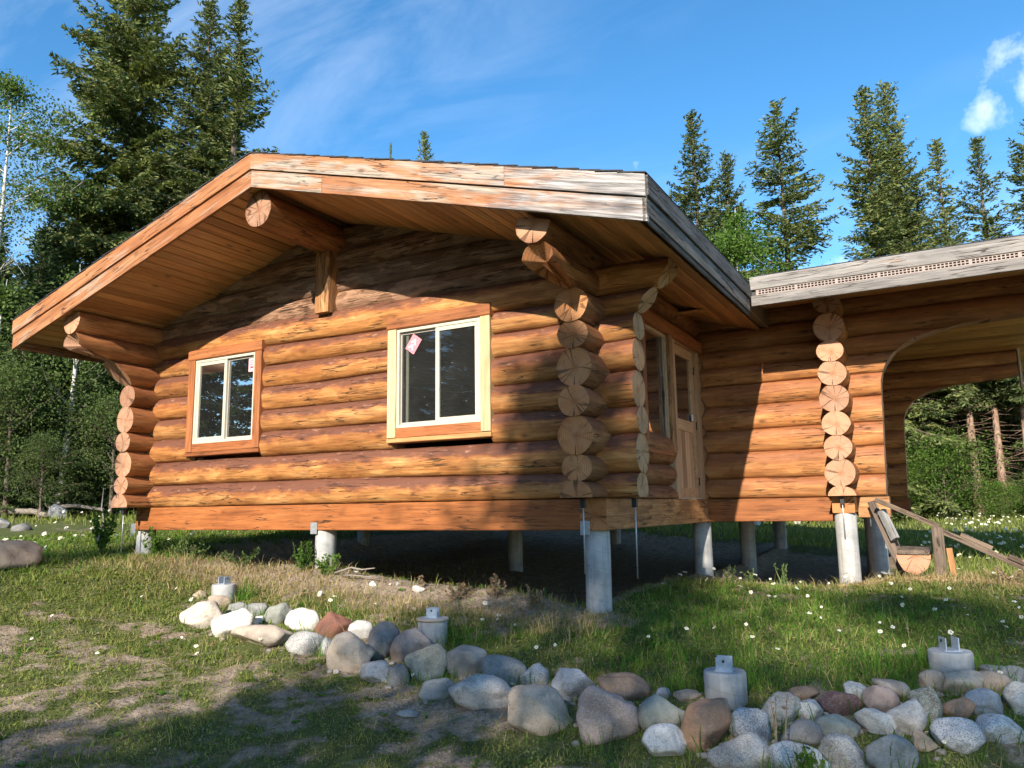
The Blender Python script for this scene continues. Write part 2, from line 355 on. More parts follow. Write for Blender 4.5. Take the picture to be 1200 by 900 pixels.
def wood(name, cols, top=None, topamt=0.0, rough=0.62, knots=1.0, checks=1.0, grain=1.0, peel=0.0, weather=None, wstops=(0.45, 0.62), bstr=0.35, spec=0.3, worn_end=False):
    """wood whose grain runs along the piece's own X"""
    m, nt = newmat(name)
    tc, g, rnd, add = objcoord(nt, (1.0, 9.0, 9.0))
    n1 = noise(nt, g, 1.6*grain, 5, 0.6, 0.35)
    n2 = noise(nt, nd(nt, 'ShaderNodeMapping', {0: add, 3: (1.6, 34, 34)}).outputs[0], 1.4*grain, 4, 0.6)
    n3 = noise(nt, nd(nt, 'ShaderNodeMapping', {0: add, 3: (0.8, 2.2, 2.2)}).outputs[0], 1.7, 4, 0.6)
    f = mth(nt, 'ADD', mth(nt, 'MULTIPLY', n1, 0.55), mth(nt, 'MULTIPLY', n3, 0.45))
    k = len(cols)
    c = ramp(nt, f, [(0.30+0.40*i/(k-1), cc) for i, cc in enumerate(cols)])
    streak = ramp(nt, n2, [(0.36, (0.62, 0.62, 0.62)), (0.55, (1, 1, 1)), (0.8, (1.08, 1.08, 1.08))])
    c = mixc(nt, 0.75, c, streak, 'MULTIPLY')
    # each piece a little different
    tint = ramp(nt, rnd, [(0.0, (0.66, 0.62, 0.60)), (0.3, (1.0, 0.93, 0.86)), (0.6, (0.90, 0.92, 0.95)), (1.0, (1.22, 1.18, 1.12))])
    c = mixc(nt, 1.0, c, tint, 'MULTIPLY')
    hgt = mth(nt, 'ADD', mth(nt, 'MULTIPLY', n2, 0.5), mth(nt, 'MULTIPLY', n1, 0.8))
    if peel:
        # marks of the peeling knife: short lighter and darker facets along the log
        v = nd(nt, 'ShaderNodeTexVoronoi', {'Vector': nd(nt, 'ShaderNodeMapping', {0: add, 3: (5.0, 16, 16)}).outputs[0], 'Scale': 1.0, 'Randomness': 1.0})
        pf = nd(nt, 'ShaderNodeSeparateXYZ', {0: v.outputs['Color']}).outputs[0]
        c = mixc(nt, peel, c, mixc(nt, 1.0, c, ramp(nt, pf, [(0.0, (0.62, 0.56, 0.50)), (0.55, (1, 1, 1)), (1.0, (1.35, 1.38, 1.35))]), 'MULTIPLY'))
        hgt = mth(nt, 'ADD', hgt, mth(nt, 'MULTIPLY', v.outputs['Distance'], 0.7*peel))
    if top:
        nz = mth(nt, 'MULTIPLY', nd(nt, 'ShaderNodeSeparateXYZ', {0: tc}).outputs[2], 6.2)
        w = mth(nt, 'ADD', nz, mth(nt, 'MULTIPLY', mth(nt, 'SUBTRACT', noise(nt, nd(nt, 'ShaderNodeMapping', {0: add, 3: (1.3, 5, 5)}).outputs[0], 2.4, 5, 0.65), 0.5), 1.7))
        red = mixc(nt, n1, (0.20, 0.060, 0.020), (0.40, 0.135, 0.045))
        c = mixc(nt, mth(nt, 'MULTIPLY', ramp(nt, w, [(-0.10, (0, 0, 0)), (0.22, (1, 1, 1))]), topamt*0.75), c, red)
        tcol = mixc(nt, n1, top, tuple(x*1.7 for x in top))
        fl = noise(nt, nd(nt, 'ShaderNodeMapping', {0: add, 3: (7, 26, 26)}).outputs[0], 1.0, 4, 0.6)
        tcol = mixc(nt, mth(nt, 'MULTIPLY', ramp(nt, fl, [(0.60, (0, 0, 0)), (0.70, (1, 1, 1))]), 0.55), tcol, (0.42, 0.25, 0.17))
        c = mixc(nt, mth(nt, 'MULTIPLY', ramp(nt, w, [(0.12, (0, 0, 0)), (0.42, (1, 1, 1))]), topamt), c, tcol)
    if weather:
        wn = noise(nt, nd(nt, 'ShaderNodeMapping', {0: add, 3: (0.7, 5, 5)}).outputs[0], 1.5, 6, 0.62, 0.5)
        wf = ramp(nt, wn, [(wstops[0], (0, 0, 0)), (wstops[1], (1, 1, 1))])
        wc = ramp(nt, n2, [(0.3, tuple(x*0.45 for x in weather)), (0.55, weather), (0.8, tuple(min(1, x*1.25) for x in weather))])
        c = mixc(nt, wf, c, wc)
    if knots:
        vk = nd(nt, 'ShaderNodeTexVoronoi', {'Vector': nd(nt, 'ShaderNodeMapping', {0: add, 3: (2.3, 5.2, 5.2)}).outputs[0], 'Scale': 1.0, 'Randomness': 1.0}).outputs['Distance']
        kf = ramp(nt, vk, [(0.055, (1, 1, 1)), (0.10, (0.5, 0.5, 0.5)), (0.17, (0, 0, 0))])
        c = mixc(nt, mth(nt, 'MULTIPLY', kf, 0.75*knots), c, tuple(x*0.35 for x in cols[0]))
    if checks:
        ck = noise(nt, nd(nt, 'ShaderNodeMapping', {0: add, 3: (0.9, 17, 17)}).outputs[0], 1.3, 3, 0.45, 0.25)
        cf = ramp(nt, mth(nt, 'ABSOLUTE', mth(nt, 'SUBTRACT', ck, 0.5)), [(0.0, (1, 1, 1)), (0.009, (1, 1, 1)), (0.017, (0, 0, 0))])
        gate = ramp(nt, noise(nt, add, 1.9, 2), [(0.46, (0, 0, 0)), (0.55, (1, 1, 1))])
        cf = mth(nt, 'MULTIPLY', cf, gate)
        c = mixc(nt, mth(nt, 'MULTIPLY', cf, 0.85*checks), c, (0.03, 0.016, 0.008))
        hgt = mth(nt, 'SUBTRACT', hgt, mth(nt, 'MULTIPLY', cf, 1.4))
        ck2 = noise(nt, nd(nt, 'ShaderNodeMapping', {0: add, 3: (4.5, 60, 60)}).outputs[0], 1.0, 2, 0.5, 0.2)
        cf2 = ramp(nt, ck2, [(0.27, (1, 1, 1)), (0.33, (0, 0, 0))])
        c = mixc(nt, mth(nt, 'MULTIPLY', cf2, 0.6*checks), c, tuple(x*0.28 for x in cols[0]))
        hgt = mth(nt, 'SUBTRACT', hgt, mth(nt, 'MULTIPLY', cf2, 0.6))
    if worn_end:
        # greyed towards the exposed lower end of the board
        xl = nd(nt, 'ShaderNodeSeparateXYZ', {0: tc}).outputs[0]
        wn = noise(nt, nd(nt, 'ShaderNodeMapping', {0: add, 3: (0.8, 6, 6)}).outputs[0], 1.6, 6, 0.65, 0.6)
        wf = ramp(nt, mth(nt, 'ADD', mth(nt, 'MULTIPLY', xl, 0.25), mth(nt, 'MULTIPLY', mth(nt, 'SUBTRACT', wn, 0.5), 1.5)), [(0.66, (0, 0, 0)), (1.02, (1, 1, 1))])
        c = mixc(nt, wf, c, ramp(nt, n2, [(0.3, (0.09, 0.085, 0.085)), (0.5, (0.30, 0.28, 0.27)), (0.7, (0.52, 0.50, 0.48))]))
    finish(nt, c, rough, hgt, bstr, 0.016, spec)
    return m


def endgrain(name, a, b, dark=(0.10, 0.05, 0.03), grey=None):
    m, nt = newmat(name)
    tc, g, rnd, add = objcoord(nt, (1, 1, 1))
    s = nd(nt, 'ShaderNodeSeparateXYZ', {0: tc})
    y = mth(nt, 'ADD', s.outputs[1], 0.012)
    z = mth(nt, 'ADD', s.outputs[2], 0.01)
    r = mth(nt, 'SQRT', mth(nt, 'ADD', mth(nt, 'MULTIPLY', y, y), mth(nt, 'MULTIPLY', z, z)))
    wob = noise(nt, add, 7, 3)
    r2 = mth(nt, 'ADD', r, mth(nt, 'MULTIPLY', wob, 0.03))
    ring = mth(nt, 'SINE', mth(nt, 'MULTIPLY', r2, 330.0))
    ang = mth(nt, 'ARCTAN2', z, y)
    cv = nd(nt, 'ShaderNodeCombineXYZ', {0: mth(nt, 'MULTIPLY', ang, 5.0), 1: mth(nt, 'MULTIPLY', r, 3.0), 2: mth(nt, 'MULTIPLY', rnd, 60.0)}).outputs[0]
    rad = noise(nt, cv, 1.5, 5, 0.75)
    big_ = noise(nt, add, 5, 4)
    c = mixc(nt, ramp(nt, big_, [(0.3, (0, 0, 0)), (0.7, (1, 1, 1))]), a, b)
    c = mixc(nt, mth(nt, 'MULTIPLY', mth(nt, 'ADD', ring, 1.0), 0.2), c, tuple(x*0.45 for x in a))
    c = mixc(nt, mth(nt, 'MULTIPLY', ramp(nt, mth(nt, 'ABSOLUTE', mth(nt, 'SUBTRACT', rad, 0.5)), [(0.0, (1, 1, 1)), (0.022, (0, 0, 0))]), 0.22), c, dark)
    blot = noise(nt, add, 11, 5, 0.65)
    c = mixc(nt, mth(nt, 'MULTIPLY', ramp(nt, blot, [(0.50, (0, 0, 0)), (0.68, (1, 1, 1))]), 0.5), c, tuple(x*0.5 for x in a))
    gw = noise(nt, add, 3.5, 5, 0.7)
    c = mixc(nt, mth(nt, 'MULTIPLY', ramp(nt, gw, [(0.45, (0, 0, 0)), (0.70, (1, 1, 1))]), 0.3), c, (0.30, 0.235, 0.17))
    cv2 = nd(nt, 'ShaderNodeCombineXYZ', {0: mth(nt, 'MULTIPLY', ang, 0.42), 1: mth(nt, 'MULTIPLY', r, 0.35), 2: mth(nt, 'MULTIPLY', rnd, 90.0)}).outputs[0]
    sp2 = noise(nt, cv2, 1.6, 2, 0.5)
    split = mth(nt, 'MULTIPLY', ramp(nt, mth(nt, 'ABSOLUTE', mth(nt, 'SUBTRACT', sp2, 0.5)), [(0.0, (1, 1, 1)), (0.006, (1, 1, 1)), (0.012, (0, 0, 0))]), ramp(nt, r, [(0.01, (0, 0, 0)), (0.03, (1, 1, 1))]))
    c = mixc(nt, mth(nt, 'MULTIPLY', split, 0.7), c, (0.05, 0.028, 0.016))
    heart = ramp(nt, r, [(0.0, (0.75, 0.62, 0.52)), (0.05, (1, 1, 1)), (0.15, (1, 1, 1)), (0.19, (0.78, 0.72, 0.66))])
    c = mixc(nt, 1.0, c, heart, 'MULTIPLY')
    c = mixc(nt, 1.0, c, ramp(nt, rnd, [(0, (0.72, 0.72, 0.74)), (0.5, (1, 1, 1)), (1, (1.2, 1.12, 1.05))]), 'MULTIPLY')
    finish(nt, c, 0.85, rad, 0.4, 0.006, 0.15)
    return m


def plain(name, col, rough=0.6, var=0.25, scale=8.0, metallic=0.0, bstr=0.2, spec=0.4):
    m, nt = newmat(name)
    tc = nd(nt, 'ShaderNodeTexCoord').outputs['Object']
    n = noise(nt, tc, scale, 6, 0.6)
    c = mixc(nt, 1.0, col, ramp(nt, n, [(0.25, (1-var,)*3), (0.75, (1+var,)*3)]), 'MULTIPLY')
    finish(nt, c, rough, n, bstr, 0.004, spec, Metallic=metallic)
    return m


M = {}
LOGC = [(0.22, 0.075, 0.022), (0.40, 0.178, 0.056), (0.57, 0.325, 0.13)]
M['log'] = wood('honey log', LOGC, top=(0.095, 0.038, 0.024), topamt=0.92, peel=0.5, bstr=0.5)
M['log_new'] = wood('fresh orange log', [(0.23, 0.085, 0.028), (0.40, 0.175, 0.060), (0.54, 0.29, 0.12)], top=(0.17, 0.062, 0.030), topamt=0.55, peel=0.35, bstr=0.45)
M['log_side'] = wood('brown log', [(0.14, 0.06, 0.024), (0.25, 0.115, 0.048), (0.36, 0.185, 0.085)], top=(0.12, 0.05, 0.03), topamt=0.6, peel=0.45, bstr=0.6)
M['log_bark'] = wood('rough gable log', [(0.15, 0.082, 0.052), (0.27, 0.16, 0.105), (0.38, 0.25, 0.17)], top=None, peel=0.95, bstr=0.9, knots=0.4)
M['end'] = endgrain('log end', (0.44, 0.225, 0.130), (0.55, 0.325, 0.215))
M['end_dark'] = endgrain('weathered log end', (0.40, 0.165, 0.066), (0.52, 0.26, 0.115))
M['end_grey'] = endgrain('greyed log end', (0.42, 0.25, 0.13), (0.52, 0.35, 0.21))
M['sill'] = wood('red-brown sill beam', [(0.17, 0.052, 0.016), (0.28, 0.095, 0.028), (0.37, 0.14, 0.044)], peel=0.12, knots=0.6, bstr=0.3)
M['sill_hewn'] = wood('hewn sill beam', [(0.22, 0.10, 0.04), (0.36, 0.18, 0.075), (0.46, 0.25, 0.11)], peel=0.7, knots=0.4, bstr=0.8)
M['soffit'] = wood('soffit board', [(0.42, 0.20, 0.075), (0.57, 0.29, 0.115), (0.66, 0.37, 0.16)], knots=1.0, checks=0.0, bstr=0.15, rough=0.5)
M['barge'] = wood('stained barge board', [(0.24, 0.088, 0.034), (0.38, 0.16, 0.064), (0.48, 0.25, 0.12)], weather=(0.40, 0.29, 0.21), wstops=(0.52, 0.66), knots=0.9, bstr=0.5)
M['barge_worn'] = wood('sun-bleached barge board', [(0.26, 0.10, 0.04), (0.38, 0.18, 0.085), (0.46, 0.28, 0.16)], weather=(0.38, 0.31, 0.245), wstops=(0.49, 0.60), knots=0.9, bstr=0.5, worn_end=True)
M['fascia_grey'] = wood('weathered grey fascia', [(0.055, 0.050, 0.046), (0.135, 0.125, 0.115), (0.24, 0.225, 0.205)], checks=1.0, bstr=0.8, rough=0.85)
M['fascia_silver'] = wood('silver-grey fascia', [(0.16, 0.158, 0.155), (0.27, 0.265, 0.26), (0.40, 0.39, 0.38)], knots=0.7, bstr=0.5, rough=0.8, weather=(0.46, 0.24, 0.12), wstops=(0.64, 0.72))
M['trim_red'] = wood('red-brown window trim', [(0.22, 0.068, 0.024), (0.34, 0.12, 0.042), (0.42, 0.17, 0.066)], knots=0.7, checks=0.5)
M['trim_pale'] = wood('pale new window trim', [(0.42, 0.31, 0.16), (0.54, 0.42, 0.235), (0.62, 0.51, 0.31)], knots=0.6, checks=0.3)
M['door'] = wood('fir door', [(0.46, 0.28, 0.15), (0.58, 0.37, 0.21), (0.66, 0.44, 0.26)], knots=0.0, checks=0.0, bstr=0.1, rough=0.5)
M['old_board'] = wood('old grey-brown board', [(0.075, 0.055, 0.042), (0.15, 0.11, 0.082), (0.25, 0.19, 0.14)], bstr=0.6, rough=0.85)
M['pale_board'] = wood('pale sawn board', [(0.46, 0.32, 0.20), (0.58, 0.43, 0.29), (0.66, 0.52, 0.38)], bstr=0.3)
M['vinyl'] = plain('cream vinyl', (0.48, 0.452, 0.365), 0.4, 0.04, 6, bstr=0.0)
M['vinyl_track'] = plain('taupe track', (0.42, 0.38, 0.33), 0.5, 0.08, 6)
M['black'] = plain('black iron', (0.02, 0.02, 0.022), 0.5, 0.2, 20)
M['steel'] = plain('galvanised steel', (0.42, 0.44, 0.46), 0.45, 0.25, 30, metallic=0.6)
M['saddle'] = plain('zinc saddle plate', (0.40, 0.46, 0.53), 0.5, 0.25, 30, metallic=0.35)
M['shingle'] = plain('asphalt shingle', (0.045, 0.045, 0.05), 0.9, 0.5, 60, bstr=0.6)
M['floor'] = plain('floor boards', (0.30, 0.18, 0.09), 0.7, 0.3, 3)
M['membrane'] = plain('roof deck', (0.20, 0.15, 0.10), 0.8, 0.3, 3)
M['tag_pink'] = plain('pink card', (0.66, 0.22, 0.26), 0.6, 0.06, 20, bstr=0)
M['tag_pale'] = plain('pale pink card', (0.72, 0.46, 0.50), 0.6, 0.06, 20, bstr=0)
M['ink_white'] = plain('white print', (0.85, 0.85, 0.85), 0.6, 0.02, 20, bstr=0)
M['ink_dark'] = plain('dark red print', (0.25, 0.05, 0.07), 0.6, 0.02, 20, bstr=0)


def mk_glass():
    m, nt = newmat('window glass')
    fr = nd(nt, 'ShaderNodeFresnel', {'IOR': 1.5})
    tr = nd(nt, 'ShaderNodeBsdfTransparent', {0: (0.75, 0.78, 0.76, 1)})
    gl = nd(nt, 'ShaderNodeBsdfGlossy', {0: (0.55, 0.55, 0.55, 1), 'Roughness': 0.0})
    # fine dust and specks on the pane
    tc = nd(nt, 'ShaderNodeTexCoord').outputs['Object']
    v = nd(nt, 'ShaderNodeTexVoronoi', {'Vector': tc, 'Scale': 11.0}).outputs['Distance']
    sp = mth(nt, 'ADD', ramp(nt, v, [(0.03, (1, 1, 1)), (0.055, (0, 0, 0))]), mth(nt, 'MULTIPLY', noise(nt, tc, 3.0, 6, 0.7), 0.07))
    df = nd(nt, 'ShaderNodeBsdfDiffuse', {0: (0.55, 0.56, 0.55, 1)})
    a = nd(nt, 'ShaderNodeMixShader', {0: mth(nt, 'MULTIPLY', fr.outputs[0], 1.1, clamp=True), 1: tr.outputs[0], 2: gl.outputs[0]})
    b = nd(nt, 'ShaderNodeMixShader', {0: mth(nt, 'MULTIPLY', sp, 0.5, clamp=True), 1: a.outputs[0], 2: df.outputs[0]})
    nd(nt, 'ShaderNodeOutputMaterial', {0: b.outputs[0]})
    return m


M['glass'] = mk_glass()


def mk_concrete():
    m, nt = newmat('cast concrete')
    tc, g, rnd, add = objcoord(nt, (1, 1, 1))
    n = noise(nt, add, 5, 8, 0.65)
    n2 = noise(nt, nd(nt, 'ShaderNodeMapping', {0: add, 3: (22, 22, 1.2)}).outputs[0], 1.0, 4)
    c = ramp(nt, n, [(0.30, (0.24, 0.25, 0.255)), (0.5, (0.38, 0.38, 0.375)), (0.72, (0.48, 0.475, 0.46))])
    c = mixc(nt, 0.35, c, ramp(nt, n2, [(0.35, (0.55, 0.55, 0.55)), (0.6, (1, 1, 1))]), 'MULTIPLY')
    pit = nd(nt, 'ShaderNodeTexVoronoi', {'Vector': add, 'Scale': 42.0}).outputs['Distance']
    pf = ramp(nt, pit, [(0.10, (1, 1, 1)), (0.2, (0, 0, 0))])
    gate = ramp(nt, noise(nt, add, 9, 2), [(0.55, (0, 0, 0)), (0.62, (1, 1, 1))])
    pf = mth(nt, 'MULTIPLY', pf, gate)
    c = mixc(nt, mth(nt, 'MULTIPLY', pf, 0.6), c, (0.12, 0.12, 0.12))
    sx = nd(nt, 'ShaderNodeSeparateXYZ', {0: tc})
    an = mth(nt, 'ARCTAN2', sx.outputs[1], sx.outputs[0])
    sp_ = mth(nt, 'FRACT', mth(nt, 'ADD', mth(nt, 'MULTIPLY', sx.outputs[2], 7.0), mth(nt, 'DIVIDE', an, 6.2832)))
    seam = ramp(nt, sp_, [(0.0, (1, 1, 1)), (0.03, (1, 1, 1)), (0.06, (0, 0, 0))])
    c = mixc(nt, mth(nt, 'MULTIPLY', seam, 0.35), c, (0.20, 0.20, 0.20))
    st = noise(nt, nd(nt, 'ShaderNodeMapping', {0: add, 3: (14, 14, 0.8)}).outputs[0], 1.3, 5, 0.6)
    c = mixc(nt, mth(nt, 'MULTIPLY', ramp(nt, st, [(0.52, (0, 0, 0)), (0.68, (1, 1, 1))]), 0.45), c, (0.17, 0.15, 0.13))
    # earth splashed up the foot (object origin is at the foot)
    z = nd(nt, 'ShaderNodeSeparateXYZ', {0: tc}).outputs[2]
    sp = ramp(nt, mth(nt, 'ADD', z, mth(nt, 'MULTIPLY', noise(nt, add, 6, 5, 0.7), 0.28)), [(0.16, (1, 1, 1)), (0.34, (0, 0, 0))])
    c = mixc(nt, mth(nt, 'MULTIPLY', sp, 0.7), c, (0.34, 0.26, 0.18))
    finish(nt, c, 0.85, mth(nt, 'SUBTRACT', n, pf), 0.35, 0.006, 0.25)
    return m


M['concrete'] = mk_concrete()


def mk_rock():
    m, nt = newmat('field stone')
    tc, g, rnd, add = objcoord(nt, (1, 1, 1))
    oc = nd(nt, 'ShaderNodeObjectInfo')
    n = noise(nt, add, 7, 8, 0.62)
    n0 = noise(nt, add, 2.6, 5, 0.6, 0.8)
    c = mixc(nt, 1.0, oc.outputs['Color'], ramp(nt, n0, [(0.28, (0.48, 0.46, 0.44)), (0.5, (1, 1, 1)), (0.72, (1.3, 1.25, 1.18))]), 'MULTIPLY')
    c = mixc(nt, 0.6, c, ramp(nt, n, [(0.3, (0.7, 0.7, 0.7)), (0.6, (1.1, 1.1, 1.1))]), 'MULTIPLY')
    # mineral specks, as strong as the stone's own share
    v = nd(nt, 'ShaderNodeTexVoronoi', {'Vector': add, 'Scale': 210.0})
    vs = nd(nt, 'ShaderNodeSeparateXYZ', {0: v.outputs['Color']}).outputs[0]
    dark = mth(nt, 'MULTIPLY', ramp(nt, vs, [(0.70, (0, 0, 0)), (0.76, (1, 1, 1))]), oc.outputs['Alpha'])
    light = mth(nt, 'MULTIPLY', ramp(nt, vs, [(0.22, (1, 1, 1)), (0.28, (0, 0, 0))]), oc.outputs['Alpha'])
    c = mixc(nt, mth(nt, 'MULTIPLY', dark, 0.5), c, (0.05, 0.05, 0.055))
    c = mixc(nt, mth(nt, 'MULTIPLY', light, 0.3), c, (0.62, 0.62, 0.62))
    # lichen
    lf = mth(nt, 'MULTIPLY', ramp(nt, noise(nt, add, 9, 4, 0.7), [(0.55, (0, 0, 0)), (0.66, (1, 1, 1))]), 0.5)
    c = mixc(nt, lf, c, (0.12, 0.115, 0.09))
    # soil line round the foot, where the stone sits in the earth
    crack = noise(nt, add, 3.2, 3, 0.5, 1.2)
    cr = ramp(nt, mth(nt, 'ABSOLUTE', mth(nt, 'SUBTRACT', crack, 0.5)), [(0.0, (1, 1, 1)), (0.008, (0, 0, 0))])
    cr = mth(nt, 'MULTIPLY', cr, ramp(nt, rnd, [(0.98, (0, 0, 0)), (1.0, (0.2, 0.2, 0.2))]))
    c = mixc(nt, mth(nt, 'MULTIPLY', ramp(nt, noise(nt, add, 4.5, 6, 0.7, 0.5), [(0.54, (0, 0, 0)), (0.70, (1, 1, 1))]), 0.5), c, mixc(nt, 1.0, c, (0.62, 0.50, 0.38), 'MULTIPLY'))
    c = mixc(nt, cr, c, (0.05, 0.04, 0.035))
    h = mth(nt, 'SUBTRACT', mth(nt, 'ADD', n, mth(nt, 'MULTIPLY', v.outputs['Distance'], 0.12)), mth(nt, 'MULTIPLY', cr, 0.6))
    finish(nt, c, 0.85, h, 0.8, 0.02, 0.2)
    return m


M['rock'] = mk_rock()


def mk_ground():
    m, nt = newmat('earth and sparse turf')
    tc = nd(nt, 'ShaderNodeTexCoord').outputs['Object']
    at = nd(nt, 'ShaderNodeAttribute', attribute_name='sward').outputs['Fac']
    n1 = noise(nt, tc, 1.3, 6, 0.6)
    n2 = noise(nt, tc, 9.0, 8, 0.65)
    n3 = noise(nt, tc, 55.0, 5, 0.7)
    dirt = ramp(nt, n2, [(0.28, (0.17, 0.132, 0.098)), (0.5, (0.31, 0.245, 0.182)), (0.72, (0.43, 0.35, 0.27))])
    dirt = mixc(nt, 0.9, dirt, ramp(nt, n3, [(0.32, (0.42, 0.40, 0.38)), (0.48, (0.95, 0.95, 0.95)), (0.72, (1.3, 1.3, 1.3))]), 'MULTIPLY')  # low spots of the bump darkened: crevice shade put into the earth colour
    clod = noise(nt, tc, 21.0, 6, 0.7)
    dirt = mixc(nt, 0.8, dirt, ramp(nt, clod, [(0.34, (0.45, 0.44, 0.42)), (0.5, (1, 1, 1))]), 'MULTIPLY')
    moss = ramp(nt, n3, [(0.3, (0.055, 0.07, 0.022)), (0.6, (0.11, 0.13, 0.042)), (0.8, (0.20, 0.18, 0.085))])
    straw = ramp(nt, n3, [(0.3, (0.20, 0.15, 0.085)), (0.7, (0.36, 0.28, 0.16))])
    f = mth(nt, 'ADD', at, mth(nt, 'MULTIPLY', mth(nt, 'SUBTRACT', n2, 0.5), 0.9))
    c = mixc(nt, ramp(nt, f, [(0.30, (0, 0, 0)), (0.60, (1, 1, 1))]), dirt, moss)
    c = mixc(nt, mth(nt, 'MULTIPLY', ramp(nt, noise(nt, tc, 4.1, 6, 0.7), [(0.52, (0, 0, 0)), (0.68, (1, 1, 1))]), 0.5), c, straw)
    pv = nd(nt, 'ShaderNodeTexVoronoi', {'Vector': tc, 'Scale': 38.0})
    ps = nd(nt, 'ShaderNodeSeparateXYZ', {0: pv.outputs['Color']})
    pk = mth(nt, 'MULTIPLY', ramp(nt, pv.outputs['Distance'], [(0.20, (1, 1, 1)), (0.32, (0, 0, 0))]), ramp(nt, ps.outputs[0], [(0.86, (0, 0, 0)), (0.88, (1, 1, 1))]))
    c = mixc(nt, mth(nt, 'MULTIPLY', pk, 0.7), c, (0.36, 0.32, 0.28))
    h = mth(nt, 'ADD', mth(nt, 'ADD', mth(nt, 'MULTIPLY', n2, 1.0), mth(nt, 'MULTIPLY', n3, 0.6)), mth(nt, 'MULTIPLY', pk, 0.5))
    finish(nt, c, 0.95, h, 0.9, 0.03, 0.1)
    return m


M['ground'] = mk_ground()


def leafmat(name, cols, trans=0.35, nscale=1.2, rough=0.6, transcol=1.6):
    m, nt = newmat(name)
    tc = nd(nt, 'ShaderNodeTexCoord').outputs['Object']
    rnd = nd(nt, 'ShaderNodeObjectInfo').outputs['Random']
    isl = nd(nt, 'ShaderNodeNewGeometry').outputs['Random Per Island']
    n = noise(nt, tc, nscale, 2, 0.6)
    f = mth(nt, 'ADD', mth(nt, 'MULTIPLY', n, 0.55), mth(nt, 'MULTIPLY', isl, 0.45))
    k = len(cols)
    c = ramp(nt, f, [(0.22+0.56*i/(k-1), cc) for i, cc in enumerate(cols)])
    c = mixc(nt, 1.0, c, ramp(nt, rnd, [(0.0, (0.80, 0.82, 0.82)), (1.0, (1.15, 1.12, 1.0))]), 'MULTIPLY')
    p = nd(nt, 'ShaderNodeBsdfDiffuse', {0: c})
    t = nd(nt, 'ShaderNodeBsdfTranslucent', {0: mixc(nt, 1.0, c, (transcol, transcol*1.05, transcol*0.5), 'MULTIPLY')})
    mx = nd(nt, 'ShaderNodeMixShader', {0: trans, 1: p.outputs[0], 2: t.outputs[0]})
    nd(nt, 'ShaderNodeOutputMaterial', {0: mx.outputs[0]})
    return m


M['needle'] = leafmat('spruce needles', [(0.035, 0.055, 0.026), (0.11, 0.14, 0.055), (0.24, 0.26, 0.11)], 0.2, 0.9)
M['needle_dark'] = leafmat('dark spruce needles', [(0.025, 0.045, 0.022), (0.06, 0.092, 0.040), (0.11, 0.145, 0.06)], 0.15, 0.9)
M['aspen'] = leafmat('aspen leaves', [(0.055, 0.095, 0.03), (0.10, 0.155, 0.048), (0.17, 0.225, 0.08)], 0.35, 1.5)
M['bushleaf'] = leafmat('bush leaves', [(0.05, 0.10, 0.022), (0.09, 0.165, 0.034), (0.15, 0.225, 0.055)], 0.35, 2.0)
M['duskleaf'] = leafmat('willow leaves', [(0.045, 0.075, 0.03), (0.09, 0.13, 0.045), (0.14, 0.18, 0.07)], 0.3, 2.0)
M['grass'] = leafmat('grass blades', [(0.085, 0.12, 0.028), (0.16, 0.20, 0.052), (0.29, 0.30, 0.11)], 0.30, 1.2)
M['grass_lush'] = leafmat('lush grass blades', [(0.042, 0.11, 0.016), (0.085, 0.19, 0.032), (0.18, 0.28, 0.062)], 0.35, 1.2)
M['meadow'] = leafmat('meadow grass', [(0.10, 0.14, 0.03), (0.18, 0.22, 0.06), (0.30, 0.31, 0.12)], 0.3, 1.0)
M['straw'] = leafmat('dry grass', [(0.20, 0.15, 0.075), (0.32, 0.25, 0.13), (0.46, 0.37, 0.21)], 0.25, 2.0)
M['petal'] = leafmat('white petals', [(0.72, 0.72, 0.70), (0.78, 0.78, 0.76), (0.82, 0.82, 0.80)], 0.25, 2.0, transcol=1.0)
M['yolk'] = plain('yellow flower heart', (0.62, 0.40, 0.03), 0.8, 0.2, 40)
M['stem'] = plain('green stem', (0.10, 0.15, 0.04), 0.7, 0.2, 10)
M['twig'] = plain('grey dead twig', (0.22, 0.19, 0.16), 0.9, 0.3, 12)
M['dryweed'] = leafmat('withered weed', [(0.16, 0.10, 0.06), (0.26, 0.18, 0.11), (0.36, 0.27, 0.17)], 0.2, 3.0)


def mk_bark(name, a, b, c3, zs=3.0):
    m, nt = newmat(name)
    tc, g, rnd, add = objcoord(nt, (9, 9, zs))
    n = noise(nt, g, 1.0, 6, 0.65)
    c = ramp(nt, n, [(0.3, a), (0.5, b), (0.72, c3)])
    finish(nt, c, 0.9, n, 0.8, 0.03, 0.1)
    return m


M['bark'] = mk_bark('spruce bark', (0.055, 0.042, 0.034), (0.14, 0.105, 0.085), (0.26, 0.205, 0.17))
M['bark_pine'] = mk_bark('pine bark', (0.11, 0.065, 0.045), (0.26, 0.17, 0.125), (0.40, 0.29, 0.22))
M['bark_birch'] = mk_bark('birch bark', (0.12, 0.11, 0.10), (0.62, 0.60, 0.56), (0.74, 0.72, 0.68), 14.0)
M['chips'] = leafmat('wood chips', [(0.30, 0.18, 0.09), (0.48, 0.32, 0.18), (0.62, 0.46, 0.30)], 0.0, 6.0)

# ------------------------------------------------------------------ object helpers
WLOC = {}


def wloc(o):
    return WLOC.get(o.name, Vector((0, 0, 0)))


def wmat(o):
    return Matrix.Translation(wloc(o)) @ o.rotation_euler.to_matrix().to_4x4()


def link(o, parent=None):
    COL.objects.link(o)
    if parent is not None:
        o.parent = parent
        o.matrix_parent_inverse = wmat(parent).inverted()
    return o


def tag(o, label=None, cat=None, group=None, kind=None):
    if label:
        o['label'] = label
    if cat:
        o['category'] = cat
    if group:
        o['group'] = group
    if kind:
        o['kind'] = kind
    return o


